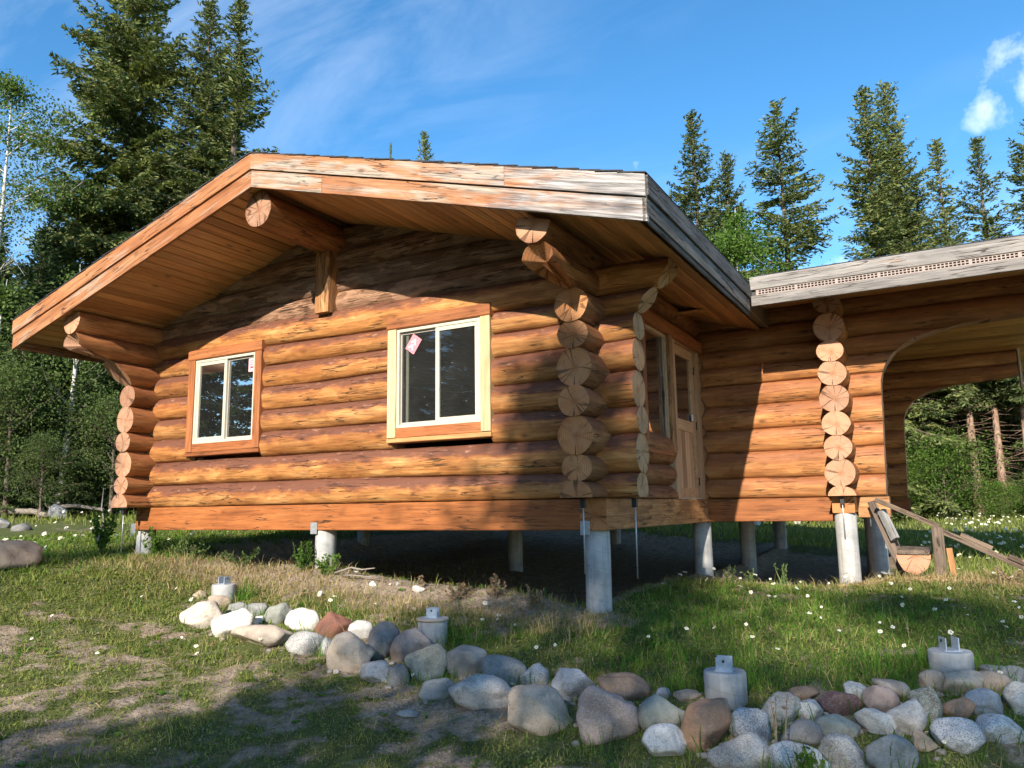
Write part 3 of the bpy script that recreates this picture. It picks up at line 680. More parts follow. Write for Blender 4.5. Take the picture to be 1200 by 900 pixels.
def empty(name, loc, label, cat, group=None):
    o = bpy.data.objects.new(name, None)
    o.empty_display_size = 0.2
    o.location = loc
    COL.objects.link(o)
    WLOC[o.name] = Vector(loc)
    return tag(o, label, cat, group)


def mesh(name, verts, faces, mats, idx=None, smooth=False):
    me = bpy.data.meshes.new(name)
    me.from_pydata([tuple(v) for v in verts], [], [tuple(f) for f in faces])
    for m in (mats if isinstance(mats, (list, tuple)) else [mats]):
        me.materials.append(m)
    if idx is not None:
        me.polygons.foreach_set('material_index', np.asarray(idx, dtype=np.int32))
    if smooth is True:
        me.polygons.foreach_set('use_smooth', np.ones(len(me.polygons), dtype=bool))
    elif smooth is not False:
        me.polygons.foreach_set('use_smooth', np.asarray(smooth, dtype=bool))
    me.update()
    return me


def fastmesh(name, V, quads=None, tris=None, mats=(), idx=None, smooth=False):
    """big meshes straight from arrays: V (n,3), quads (k,4) and tris (k,3)"""
    me = bpy.data.meshes.new(name)
    V = np.asarray(V, np.float32)
    lo, st, tot = [], [], []
    p = 0
    if quads is not None and len(quads):
        q = np.asarray(quads, np.int32)
        lo.append(q.ravel())
        st.append(p+4*np.arange(len(q)))
        tot.append(np.full(len(q), 4))
        p += 4*len(q)
    if tris is not None and len(tris):
        t = np.asarray(tris, np.int32)
        lo.append(t.ravel())
        st.append(p+3*np.arange(len(t)))
        tot.append(np.full(len(t), 3))
    lo = np.concatenate(lo)
    st = np.concatenate(st)
    tot = np.concatenate(tot)
    me.vertices.add(len(V))
    me.vertices.foreach_set('co', V.ravel())
    me.loops.add(len(lo))
    me.loops.foreach_set('vertex_index', lo.astype(np.int32))
    me.polygons.add(len(st))
    me.polygons.foreach_set('loop_start', st.astype(np.int32))
    me.polygons.foreach_set('loop_total', tot.astype(np.int32))
    for m in (mats if isinstance(mats, (list, tuple)) else [mats]):
        me.materials.append(m)
    if idx is not None:
        me.polygons.foreach_set('material_index', np.asarray(idx, np.int32))
    if smooth:
        me.polygons.foreach_set('use_smooth', np.ones(len(st), dtype=bool))
    me.update(calc_edges=True)
    return me


def obj(name, me, parent=None, loc=(0, 0, 0), mat3=None):
    o = bpy.data.objects.new(name, me)
    if mat3 is not None:
        o.rotation_euler = mat3.to_euler()
    o.location = loc
    link(o, parent)
    WLOC[o.name] = Vector(loc)
    return o


def frame3(d, up=Vector((0, 0, 1))):
    x = Vector(d).normalized()
    if abs(x.dot(up)) > 0.97:
        up = Vector((0, 1, 0))
    y = up.cross(x).normalized()
    z = x.cross(y)
    return Matrix(((x.x, y.x, z.x), (x.y, y.y, z.y), (x.z, y.z, z.z)))


BEAMS = {}


def beam_mesh(L, w, h, mat, bev, endmat=None):
    key = (round(L, 3), round(w, 3), round(h, 3), mat.name, bev, endmat.name if endmat else None)
    if key in BEAMS:
        return BEAMS[key]
    a, b = w/2, h/2
    c = min(bev, a*0.6, b*0.6)
    ring = [(a, b-c), (a-c, b), (-a+c, b), (-a, b-c), (-a, -b+c), (-a+c, -b), (a-c, -b), (a, -b+c)]
    V = [(0, y, z) for y, z in ring]+[(L, y, z) for y, z in ring]
    F = [(i, (i+1) % 8, 8+(i+1) % 8, 8+i) for i in range(8)]
    F += [tuple(range(7, -1, -1)), tuple(range(8, 16))]
    F = [tuple(reversed(f)) for f in F]
    me = mesh('beam', V, F, [mat, endmat or mat], [0]*8+[1, 1])
    BEAMS[key] = me
    return me


def beam(name, p0, p1, w, h, mat, parent=None, bev=0.004, up=Vector((0, 0, 1)), endmat=None):
    """a straight squared timber from p0 to p1; w across, h along 'up'; its grain runs lengthwise"""
    p0 = Vector(p0)
    p1 = Vector(p1)
    m3 = frame3(p1-p0, up)
    me = beam_mesh((p1-p0).length, w, h, M[mat] if isinstance(mat, str) else mat, bev, M[endmat] if endmat else None)
    return obj(name, me, parent, p0, m3)


def boxb(name, x0, x1, y0, y1, z0, z1, mat, parent=None, bev=0.004, axis=None, endmat=None):
    """axis-aligned squared timber, grain along its longest side unless told otherwise"""
    d = (x1-x0, y1-y0, z1-z0)
    ax = axis if axis is not None else max(range(3), key=lambda i: d[i])
    cx, cy, cz = (x0+x1)/2, (y0+y1)/2, (z0+z1)/2
    if ax == 0:
        return beam(name, (x0, cy, cz), (x1, cy, cz), d[1], d[2], mat, parent, bev, endmat=endmat)
    if ax == 1:
        return beam(name, (cx, y0, cz), (cx, y1, cz), d[0], d[2], mat, parent, bev, endmat=endmat)
    return beam(name, (cx, cy, z0), (cx, cy, z1), d[0], d[1], mat, parent, bev, up=Vector((0, 1, 0)), endmat=endmat)


def tube_mesh(name, pts, rad, mat, n=8, cap=True, smooth=True):
    P = [Vector(p) for p in pts]
    V, F = [], []
    for i, p in enumerate(P):
        d = (P[min(i+1, len(P)-1)]-P[max(i-1, 0)]).normalized()
        a = d.orthogonal().normalized() if abs(d.z) < 0.95 else Vector((1, 0, 0))
        a = (a-d*a.dot(d)).normalized()
        b = d.cross(a)
        for k in range(n):
            t = 2*math.pi*k/n
            V.append(p+(a*math.cos(t)+b*math.sin(t))*rad[i])
    for i in range(len(P)-1):
        for k in range(n):
            F.append((i*n+k, i*n+(k+1) % n, (i+1)*n+(k+1) % n, (i+1)*n+k))
    if cap:
        F.append(tuple(range(n-1, -1, -1)))
        F.append(tuple((len(P)-1)*n+k for k in range(n)))
    return mesh(name, V, F, mat, smooth=[len(f) == 4 for f in F] if smooth else False)


LOGSEED = [0]


def log(parent, axis, c, u0, u1, zlo, zhi, mat='log', end='end', half=0.165, us=None, flat_lo=None, flat_hi=None, f0=None, f1=None, roof=None, slit=True, name='log', flat=0.0, rnd=(True, True)):
    """a peeled log lying along X (axis 0) or Y (axis 1) at cross position c, from u0 to u1.
    zlo / zhi are its lower and upper seams, single numbers or values at the stations us."""
    LOGSEED[0] += 1
    sd = LOGSEED[0]*3.17
    rs = random.Random(LOGSEED[0])
    zl = (lambda u: np.interp(u, us, zlo)) if us is not None else (lambda u: np.full(np.shape(u), float(zlo)))
    zh = (lambda u: np.interp(u, us, zhi)) if us is not None else (lambda u: np.full(np.shape(u), float(zhi)))
    L = u1-u0
    m = max(4, int(L/0.22)+1)
    n = 22
    ang = np.linspace(-math.pi/2, 1.5*math.pi, n, endpoint=False)
    rad = np.ones(n)
    if slit:
        ang = np.concatenate([[-math.pi/2-0.0, -math.pi/2+0.032], ang[1:], [1.5*math.pi-0.032]])
        rad = np.concatenate([[0.42], np.ones(len(ang)-1)])
    n = len(ang)
    t = np.linspace(0, 1, m)
    V = []
    z0c = float((zl(np.array(u0))+zh(np.array(u0)))/2)
    z1c = float((zl(np.array(u1))+zh(np.array(u1)))/2)
    zmid = 0.5*(z0c+z1c)
    bend = rs.uniform(-.012, .012)
    for i in range(m):
        u = u0+L*t[i]
        a, b = float(zl(np.array(u))), float(zh(np.array(u)))
        zc_ = (a+b)/2
        rz = (b-a)/2*1.05
        ry = 0.45*rz+0.55*half
        wob = 1+0.08*(vnoise(np.cos(ang)*1.6+sd, np.sin(ang)*1.6+u*1.4+sd*2, 5)-.5)+0.06*(vnoise(np.cos(ang)*3+sd, np.sin(ang)*3+u*4.5, 8)-.5)
        # scribed logs sit tight: their faces are flatter along the wall and round at the free ends
        fl = flat*(float(sstep(.30, .62, u-u0)) if rnd[0] else 1.0)*(float(sstep(.30, .62, u1-u)) if rnd[1] else 1.0)
        ca, sa = np.cos(ang), np.sin(ang)
        y = np.sign(ca)*np.abs(ca)**(1-.58*fl)*ry*(1-.10*fl)*rad*wob+bend*math.sin(t[i]*math.pi)
        z = zc_+np.sign(sa)*np.abs(sa)*rz*rad*wob
        if flat_lo is not None:
            z = np.maximum(z, flat_lo)
        if flat_hi is not None:
            z = np.minimum(z, flat_hi)
        a0 = np.array([f0(zz) for zz in z]) if f0 else np.full(n, u0)
        a1 = np.array([f1(zz) for zz in z]) if f1 else np.full(n, u1)
        uu = a0+(a1-a0)*t[i]
        # slightly eased rims
        if roof is not None:
            z = np.minimum(z, roof(c-y) if axis == 1 else roof(uu))
        V.append(np.stack([uu, y, z], 1))
    rims = []
    for k, rr in ((0, V[0]), (m-1, V[-1])):
        pass
    V = np.concatenate(V)
    V[:, 2] -= zmid
    V[:, 0] -= u0
    F, idx, sm = [], [], []
    for i in range(m-1):
        for k in range(n):
            F.append((i*n+k, i*n+(k+1) % n, (i+1)*n+(k+1) % n, (i+1)*n+k))
            idx.append(0)
            sm.append(True)
    c0 = len(V)
    cen0 = V[:n].mean(0)
    cen1 = V[(m-1)*n:].mean(0)
    if f0:
        cen0[0] = V[:n, 0].mean()
    V = np.concatenate([V, [cen0, cen1], V[:n], V[(m-1)*n:m*n]])
    b0 = c0+2
    b1 = b0+n
    for k in range(n):
        F.append((c0, b0+(k+1) % n, b0+k))
        F.append((c0+1, b1+k, b1+(k+1) % n))
        idx += [1, 1]
        sm += [False, False]
    if axis == 1:
        # local X is world Y: local y -> world -x ; rotate by +90 deg about Z
        m3 = Matrix.Rotation(math.pi/2, 3, 'Z')
        loc = (c, u0, zmid)
    else:
        m3 = None
        loc = (u0, c, zmid)
    me = mesh('log', V, F, [M[mat], M[end]], idx, sm)
    return obj(name, me, parent, loc, m3)


# ------------------------------------------------------------------ THE CABIN
cabin = empty('log_cabin', (-3.3, 4.3, -0.75), 'orange-brown log cabin raised on concrete posts with a wide gable overhang', 'cabin')
YF, XR, XL, YB = 0.13, -0.13, -6.50, 8.63      # wall centre lines
WX = 1.63                                       # cross wall of the wing
YW0, YW1 = 3.48, 8.63                           # wing walls
RX, RZ, SL = -3.31, 3.575, 0.2896               # ridge line of the boarded soffit


def soff(x):
    return RZ-SL*np.abs(np.asarray(x)-RX)


def wsoff(y):
    return 2.475+0.15*(3.86-np.abs(np.asarray(y)-6.06))


# --- sills
boxb('sill_beam', -6.62, -0.262, 0.0, 0.26, 0.0, 0.283, 'sill', cabin, 0.008)
boxb('sill_beam', -0.26, 0.0, -0.004, 3.34, 0.0, 0.285, 'sill_hewn', cabin, 0.008, endmat='end_dark')
boxb('sill_beam', -0.26, 0.0, 3.62, 8.76, 0.0, 0.283, 'sill', cabin, 0.008)
boxb('sill_beam', -0.258, 1.52, 3.343, 3.617, 0.002, 0.281, 'sill', cabin, 0.008)
boxb('sill_beam', 1.50, 1.74, 3.10, 8.76, 0.10, 0.283, 'sill_hewn', cabin, 0.008, endmat='end_dark')
boxb('sill_beam', 1.745, 2.08, 3.40, 3.58, 0.04, 0.279, 'sill_hewn', cabin, 0.008)
boxb('sill_beam', 0.002, 2.08, 8.50, 8.76, 0.03, 0.281, 'sill', cabin, 0.008)
boxb('sill_beam', -6.62, -6.36, 0.262, 8.76, 0.0, 0.281, 'sill', cabin, 0.008)
boxb('sill_beam', -6.358, -0.262, 8.50, 8.76, 0.0, 0.281, 'sill', cabin, 0.008)
boxb('floor', -6.34, -0.28, 0.28, 8.48, 0.16, 0.24, 'floor', cabin)
boxb('floor', 0.02, 1.48, 3.64, 8.48, 0.16, 0.24, 'floor', cabin)

# --- gable (front) wall
FX = [-6.9, -6.4, -3.3, -0.6, 0.3]
FS = [[.300, .302, .305, .296, .292], [.567, .567, .560, .525, .505], [.860, .862, .859, .840, .862], [1.150, 1.152, 1.147, 1.130, 1.098], [1.425, 1.425, 1.407, 1.412, 1.438],
      [1.705, 1.705, 1.685, 1.708, 1.730], [1.980, 1.985, 1.944, 1.945, 1.978], [2.235, 2.235, 2.184, 2.170, 2.190], [2.515, 2.515, 2.489, 2.450, 2.460]]
SEG = [(-6.84, -5.67), (-4.40, -2.44), (-1.19, 0.315)]
for k in range(8):
    lo, hi = FS[k], FS[k+1]
    rr = .315+0.012*((k*7) % 3-1)
    lft = -6.84-0.012*((k*5) % 3)
    if k in (0, 1):
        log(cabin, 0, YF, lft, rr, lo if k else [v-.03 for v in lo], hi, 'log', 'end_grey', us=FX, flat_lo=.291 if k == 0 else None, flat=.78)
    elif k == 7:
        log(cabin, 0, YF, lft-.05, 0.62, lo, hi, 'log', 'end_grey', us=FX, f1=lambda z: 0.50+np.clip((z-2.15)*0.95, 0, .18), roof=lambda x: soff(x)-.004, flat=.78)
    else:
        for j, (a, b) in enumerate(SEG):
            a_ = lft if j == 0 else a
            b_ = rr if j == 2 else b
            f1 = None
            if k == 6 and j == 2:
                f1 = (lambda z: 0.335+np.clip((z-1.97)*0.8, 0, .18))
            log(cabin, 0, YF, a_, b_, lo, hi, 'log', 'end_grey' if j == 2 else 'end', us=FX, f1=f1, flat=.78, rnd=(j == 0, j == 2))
# recessed rough logs filling the gable
GZ = [2.46, 2.72, 2.98, 3.24, 3.50]
for k in range(4):
    zmid_ = (GZ[k]+GZ[k+1])/2
    hw = min(3.05, (RZ-GZ[k]-.04)/SL)
    log(cabin, 0, YF+0.03, RX-hw, RX+hw, GZ[k], GZ[k+1], 'log_bark', 'end_dark', half=0.15, f0=lambda z: RX-min(3.1, max(.02, (RZ-z+.01)/SL)), f1=lambda z: RX+min(3.1, max(.02, (RZ-z+.01)/SL)), roof=lambda x: soff(x)-.003, slit=False, flat=.8, rnd=(False, False))
boxb('gable_post', -3.49, -3.285, -0.10, 0.12, 2.452, 3.22, 'sill_hewn', cabin, 0.01)
log(cabin, 1, -3.36, -1.09, 9.6, 3.165, 3.53, 'log_new', 'end', half=0.185, roof=lambda x: soff(x)-.004, name='ridge_log')

# --- right side wall
SS = [.15, .435, .67, 1.007, 1.272, 1.62, 1.868, 2.168, 2.405, 2.66]
for k in range(9):
    lo, hi = SS[k], SS[k+1]
    e = 'end_dark'
    y0 = -.345+0.015*((k*5) % 3-1)
    if k == 0:
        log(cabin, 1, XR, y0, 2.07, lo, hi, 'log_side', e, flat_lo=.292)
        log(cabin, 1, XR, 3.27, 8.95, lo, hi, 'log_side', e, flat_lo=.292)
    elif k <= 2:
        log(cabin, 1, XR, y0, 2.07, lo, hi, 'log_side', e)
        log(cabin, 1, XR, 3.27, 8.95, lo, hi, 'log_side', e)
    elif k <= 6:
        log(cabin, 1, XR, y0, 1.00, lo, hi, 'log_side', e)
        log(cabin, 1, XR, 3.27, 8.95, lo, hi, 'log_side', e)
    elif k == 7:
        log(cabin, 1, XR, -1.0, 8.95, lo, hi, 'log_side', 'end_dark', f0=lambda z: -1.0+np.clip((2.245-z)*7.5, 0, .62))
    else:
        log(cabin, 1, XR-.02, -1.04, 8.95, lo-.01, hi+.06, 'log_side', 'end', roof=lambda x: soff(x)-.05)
# --- left side wall
LS = [.16, .461, .681, 1.0, 1.242, 1.577, 1.851, 2.14, 2.42, 2.68]
for k in range(9):
    lo, hi = LS[k], LS[k+1]
    y0 = -.33+0.012*((k*7) % 3-1)
    if k == 6:
        log(cabin, 1, XL, -.62, 8.95, lo, hi, 'log_new', 'end', f0=lambda z: -.62+np.clip((2.12-z)*1.15, 0, .32))
    elif k == 7:
        log(cabin, 1, XL, -1.10, 8.95, lo, hi, 'log_new', 'end', f0=lambda z: -1.10+np.clip((2.23-z)*6.0, 0, .5))
    elif k == 8:
        log(cabin, 1, XL, -1.12, 8.95, lo-.01, hi+.05, 'log_new', 'end', roof=lambda x: soff(x)-.03)
    else:
        log(cabin, 1, XL, y0, 8.95, lo, hi, 'log_new', 'end', flat_lo=.292 if k == 0 else None)
# --- back wall of the cabin
for k in range(8):
    log(cabin, 0, YB, -6.84, -.05, FS[k][2], FS[k+1][2], 'log', 'end', slit=False)
for k in range(4):
    hw = min(3.05, (RZ-GZ[k]-.04)/SL)
    log(cabin, 0, YB, RX-hw, RX+hw, GZ[k], GZ[k+1], 'log_bark', 'end_dark', half=.15, f0=lambda z: RX-min(3.1, max(.02, (RZ-z+.01)/SL)), f1=lambda z: RX+min(3.1, max(.02, (RZ-z+.01)/SL)), roof=lambda x: soff(x)-.003, slit=False, flat=.8, rnd=(False, False))

# --- wing: two long walls cut to a half arch, and a cross wall whose ends show as a stack
AZ = [.28, 1.269, 1.60, 1.70, 1.80, 1.936, 2.04, 2.10, 2.150, 2.195, 2.215, 2.24]
AX = [2.055, 2.095, 2.105, 2.125, 2.165, 2.26, 2.40, 2.53, 2.73, 3.02, 3.40, 3.86]
WS = [.27, .533, .865, 1.146, 1.453, 1.723, 1.96, 2.181, 2.456, 2.70]


def arch(z):
    return float(np.interp(z, AZ, AX))


for YC in (YW0, YW1):
    for k in range(9):
        lo, hi = WS[k], WS[k+1]
        x0 = -.20 if YC == YW0 else 0.03
        x1 = max(arch(lo), arch(hi)) if k < 8 else 3.86
        log(cabin, 0, YC, x0, x1, lo, hi, 'log_new', 'end', flat_lo=.288 if k == 0 else None, f1=arch, slit=False, half=.15, flat=.8, rnd=(False, False),
            roof=(lambda x: 2.668) if k == 8 else None)
CS = [.16, .40, .70, .978, 1.247, 1.555, 1.832, 2.078, 2.41, 2.66]
for k in range(9):
    lo, hi = CS[k], CS[k+1]
    y0 = 2.95+0.012*((k*5) % 3-1)
    log(cabin, 1, WX, y0, 8.95, lo, hi, 'log_new', 'end', flat_lo=.292 if k == 0 else None, flat_hi=2.615 if k == 8 else None)
# upright boards closing the ends of the cantilevered logs
boxb('end_board', 3.872, 3.91, 8.50, 8.72, 2.05, 2.70, 'pale_board', cabin)
boxb('end_board', 3.872, 3.91, 3.36, 3.60, 2.05, 2.70, 'pale_board', cabin)

# --- main roof: soffit boards, deck, shingle courses, barge boards and eaves
bw = 0.142
nb = int(4.22/bw/math.sqrt(1+SL*SL))+1
cosS = 1/math.sqrt(1+SL*SL)
y0r, y1r = -1.205, 9.9
soffit = boxb('soffit', RX-.03, RX+.03, y0r, y1r, RZ+.025, RZ+.05, 'membrane', cabin)
for sgn in (-1, 1):
    sl = Vector((sgn*cosS, 0, -SL*cosS))
    up = Vector((sgn*SL*cosS, 0, cosS))
    for i in range(30):
        d = (i+0.5)*bw
        c = Vector((RX, 0, RZ))+sl*d+up*0.010
        if abs(c.x-RX) > 4.17:
            break
        ye = y1r if not (sgn == 1 and c.x > 0.0) else 3.37
        beam('soffit_board', (c.x, y0r, c.z), (c.x, ye, c.z), bw-0.010, 0.020, 'soffit', soffit, 0.007, up=up)
    # solid deck above the boards
    for (xa, xb, ye) in (((0.0, 3.30, y1r), (3.30, 4.20, 3.35)) if sgn == 1 else ((0.0, 4.20, y1r),)):
        P = []
        for x in (xa, xb):
            for z in (0.045, 0.29):
                for y in (y0r, ye):
                    P.append((RX+sgn*x, y, RZ-SL*x+z))
        F = [(0, 1, 3, 2), (4, 6, 7, 5), (0, 4, 5, 1), (2, 3, 7, 6), (0, 2, 6, 4), (1, 5, 7, 3)]
        obj('roof_deck', mesh('roof_deck', P, F, M['membrane']), cabin)
    for i in range(23):
        d0 = i*0.19
        x0 = RX+sgn*cosS*d0
        if abs(x0-RX) > 4.16:
            break
        ye = y1r if not (sgn == 1 and x0 > -.1) else 2.22
        c = Vector((RX, 0, RZ+0.318))+sl*(d0+0.115)+up*0.004
        tilt = (sl+up*0.055).normalized()
        upn = (up-sl*0.055).normalized()
        beam('shingle_course', (c.x, -1.275+0.006*((i*7) % 3), c.z), (c.x, ye, c.z), 0.235, 0.009, 'shingle', cabin, 0.002, up=upn)
    # barge boards, the upper one standing proud of the lower
    hs_ = [(3.888-0.172, 3.888, -1.225, -1.263), (3.526, 3.526+0.178, -1.205, -1.243)]
    for j, (za, zb, ya, yb) in enumerate(hs_):
        cut = {(1, 0): 3.02, (1, 1): 0.98, (-1, 0): 2.35, (-1, 1): 1.60}[(sgn, j)]
        for (xa, xb, dy) in ((0.0, cut-.0012, 0.0), (cut+.0012, 4.228, .0015)):
            P = []
            for x in (xa, xb):
                for z in (za, zb):
                    for y in (yb+dy, ya):
                        P.append((RX+sgn*x, y, z-SL*x))
            # local frame along the slope so that the grain follows the board
            org = Vector((RX, ya, za))
            m3 = frame3(sl, up)
            inv = m3.transposed()
            Vl = [inv @ (Vector(p)-org) for p in P]
            F = [(0, 1, 3, 2), (4, 6, 7, 5), (0, 4, 5, 1), (2, 3, 7, 6), (0, 2, 6, 4), (1, 5, 7, 3)]
            mt = 'barge' if sgn == -1 else 'barge_worn'
            bb = obj('barge_board', mesh('barge_board', Vl, F, M[mt]), cabin, org, m3)
    # eave fascia
    xe = RX+sgn*4.228
    ye = 2.187 if sgn == 1 else y1r
    for j, (za, zb, o_) in enumerate(((2.305, 2.352, -.012), (2.355, 2.497, 0.0), (2.501, 2.664, 0.018))):
        xa, xb = (xe-.034, xe+o_) if sgn == 1 else (xe-o_, xe+.034)
        boxb('eave_fascia', min(xa, xb), max(xa, xb), -1.242 if sgn == 1 else -1.20, ye, za, zb, 'fascia_grey' if sgn == 1 else 'barge', cabin, 0.006)

# --- wing roof
wsof = boxb('wing_soffit', 0.0, 4.9, 6.03, 6.09, 3.10, 3.13, 'membrane', cabin)
for sgn in (-1, 1):
    cW = 1/math.sqrt(1+.0225)
    for i in range(28):
        d = (i+.5)*bw
        y = 6.06+sgn*d*cW
        if abs(y-6.06) > 3.80:
            break
        z = float(wsoff(y))+0.012
        x0 = -.1 if y > 2.45 else 1.0
        beam('soffit_board', (x0, y, z), (4.9, y, z), bw-.010, .020, 'soffit', wsof, .007, up=Vector((0, sgn*.15, 1)).normalized())
    P = []
    for a in (0.0, 3.82):
        for z in (0.045, 0.27):
            for x in (-.1, 4.9):
                P.append((x if not (sgn == -1 and a > 3) else max(x, .98), 6.06+sgn*a, 2.475+.15*(3.86-a)+z))
    obj('roof_deck', mesh('roof_deck', P, [(0, 1, 3, 2), (4, 6, 7, 5), (0, 4, 5, 1), (2, 3, 7, 6), (0, 2, 6, 4), (1, 5, 7, 3)], M['membrane']), cabin)
    for i in range(20):
        d = i*0.19+.115
        y = 6.06+sgn*d
        if d > 3.95:
            break
        z = 2.475+.15*(3.86-d)+.283
        beam('shingle_course', (0.98 if d > 3.3 else -.1, y, z), (4.98, y, z), .235, .009, 'shingle', cabin, .002, up=Vector((0, sgn*.10, 1)).normalized())
boxb('wing_fascia', 0.935, 4.95, 2.196, 2.232, 2.418, 2.535, 'fascia_silver', cabin, 0.004)
boxb('wing_fascia', 0.930, 4.95, 2.190, 2.232, 2.602, 2.752, 'fascia_silver', cabin, 0.004)
boxb('wing_fascia', 0.0, 4.95, 9.90, 9.93, 2.42, 2.75, 'fascia_silver', cabin, 0.004)
boxb('wing_barge_board', 4.91, 4.95, 2.24, 6.06, 2.50, 2.75, 'fascia_silver', cabin, 0.004)
# slotted vent strip between the two fascia boards
V, F = [], []


def addbox(x0, x1, y0, y1, z0, z1):
    b = len(V)
    for x in (x0, x1):
        for y in (y0, y1):
            for z in (z0, z1):
                V.append((x, y, z))
    F.extend([(b, b+1, b+3, b+2), (b+4, b+6, b+7, b+5), (b, b+4, b+5, b+1), (b+2, b+3, b+7, b+6), (b, b+2, b+6, b+4), (b+1, b+5, b+7, b+3)])


x = 0.99
k = 0
while x < 4.94:
    wide = (k % 11 == 0)
    addbox(x, x+(0.030 if wide else 0.011), 2.202, 2.214, 2.537, 2.600)
    x += 0.055 if wide else 0.036
    k += 1
for z in (2.537, 2.564, 2.591):
    addbox(0.988, 4.945, 2.2035, 2.2125, z, z+.0095)
M['vent'] = plain('brown vent plastic', (0.30, 0.235, 0.205), 0.6, 0.15, 10)
obj('vent_grille', mesh('vent_grille', V, F, M['vent']), cabin)
boxb('vent_dark_sheet', 0.937, 4.94, 2.224, 2.230, 2.533, 2.604, 'black', cabin, 0.001)  # black sheet standing in for the shade inside the slots


# --- windows
def tofront(u, d, z):
    return (u, -d, z)


def toside(u, d, z):
    return (d, u, z)


def wbox(name, T, u0, u1, d0, d1, z0, z1, mat, parent, bev=0.003):
    a = T(u0, d0, z0)
    b = T(u1, d1, z1)
    return boxb(name, min(a[0], b[0]), max(a[0], b[0]), min(a[1], b[1]), max(a[1], b[1]), z0, z1, mat, parent, bev)


def ringmesh(T, u0, u1, z0, z1, w, d0, d1, mat):
    """a rectangular frame of bar width w between depths d0 and d1"""
    V, F = [], []
    for d in (d0, d1):
        for (a, b, c, e) in ((u0, u1, z0, z1), (u0+w, u1-w, z0+w, z1-w)):
            V += [T(a, d, c), T(b, d, c), T(b, d, e), T(a, d, e)]
    for i in range(4):
        j = (i+1) % 4
        F += [(i, j, 4+j, 4+i), (8+i, 12+i, 12+j, 8+j), (i, 8+i, 8+j, j), (4+i, 4+j, 12+j, 12+i)]
    return mesh('frame', V, F, mat)


def slider(T, u0, u1, z0, z1, dpt, sash_left, trims, header, hz=(0, .14), tag_spec=None, name='window'):
    um = (u0+u1)/2
    win = obj(name, ringmesh(T, u0, u1, z0, z1, .032, dpt-.05, dpt, M['vinyl']), cabin)
    # fixed and sliding lights
    s0, s1 = (u0+.028, um+.03) if sash_left else (um-.03, u1-.028)
    g0, g1 = (um+.03, u1-.03) if sash_left else (u0+.03, um-.03)
    obj('sash', ringmesh(T, s0, s1, z0+.030, z1-.030, .046, dpt-.032, dpt-.008, M['vinyl']), win)
    obj('track', ringmesh(T, g0-.01, g1+.01, z0+.034, z1-.034, .022, dpt-.048, dpt-.036, M['vinyl_track']), win)
    wbox('mullion', T, um-.028, um+.028, dpt-.046, dpt-.010, z0+.032, z1-.032, 'vinyl', win) if False else None
    for (a, b, dd) in ((s0+.04, s1-.04, dpt-.022), (g0, g1, dpt-.042)):
        wbox('pane', T, a, b, dd-.004, dd, z0+.05, z1-.05, 'glass', win, 0.0005)
    # dark screen edge inside the fixed light
    e = g0+.05 if not sash_left else g0+.01
    wbox('screen_edge', T, e, e+.035, dpt-.075, dpt-.055, z0+.05, z1-.05, 'vinyl_track', win)
    (tl, tr) = trims
    w = .115
    tf = dpt+.018
    wbox('side_trim', T, u0-w, u0-.002, -.16, tf, z0-.10, z1+.002, tl, win, .005)
    wbox('side_trim', T, u1+.002, u1+w, -.16, tf, z0-.10, z1+(.002 if not header else .002), tr, win, .005)
    wbox('head_trim', T, u0-w-.01, u1+w+.01, -.16, tf+.006, z1+.004, z1+.135, header, win, .012)
    wbox('sill_trim', T, u0+.0, u1-.0, -.16, tf-.012, z0-.105, z0-.002, 'trim_red', win, .004)
    wbox('lower_sill', T, u0-w-.005, u1+w+.005, -.16, tf-.004, z0-.155, z0-.108, 'trim_red' if tl == 'trim_red' else 'soffit', win, .006)
    return win


wR = slider(tofront, -2.352, -1.296, 1.063, 2.128, .02, False, ('trim_pale', 'trim_pale'), 'trim_red')
wL = slider(tofront, -5.572, -4.500, 1.066, 2.134, .02, True, ('trim_red', 'trim_red'), 'trim_red')
tag(wR, 'sliding window with a tilted pink card, pale side boards')
tag(wL, 'sliding window with all red-brown trim, card in its upper corner')


def card(win, c, w, h, ang, mat, marks, mmat):
    """a small paper card stuck inside the pane, with its printed strokes"""
    ca, sa = math.cos(ang), math.sin(ang)

    def P(x, y, d):
        return (c[0]+x*ca-y*sa, c[1]-d, c[2]+x*sa+y*ca)
    k = obj('card', mesh('card', [P(-w/2, -h/2, 0), P(w/2, -h/2, 0), P(w/2, h/2, 0), P(-w/2, h/2, 0), P(-w/2, -h/2, -.001), P(w/2, -h/2, -.001), P(w/2, h/2, -.001), P(-w/2, h/2, -.001)],
            [(0, 1, 2, 3), (7, 6, 5, 4), (0, 4, 5, 1), (1, 5, 6, 2), (2, 6, 7, 3), (3, 7, 4, 0)], mat), win)
    V, F = [], []
    for (x0, y0, x1, y1, t) in marks:
        d = Vector((x1-x0, y1-y0))
        n_ = Vector((-d.y, d.x)).normalized()*t/2
        b = len(V)
        V += [P(x0+n_.x, y0+n_.y, .0012), P(x1+n_.x, y1+n_.y, .0012), P(x1-n_.x, y1-n_.y, .0012), P(x0-n_.x, y0-n_.y, .0012)]
        F.append((b, b+3, b+2, b+1))
    obj('print', mesh('print', V, F, mmat), win)


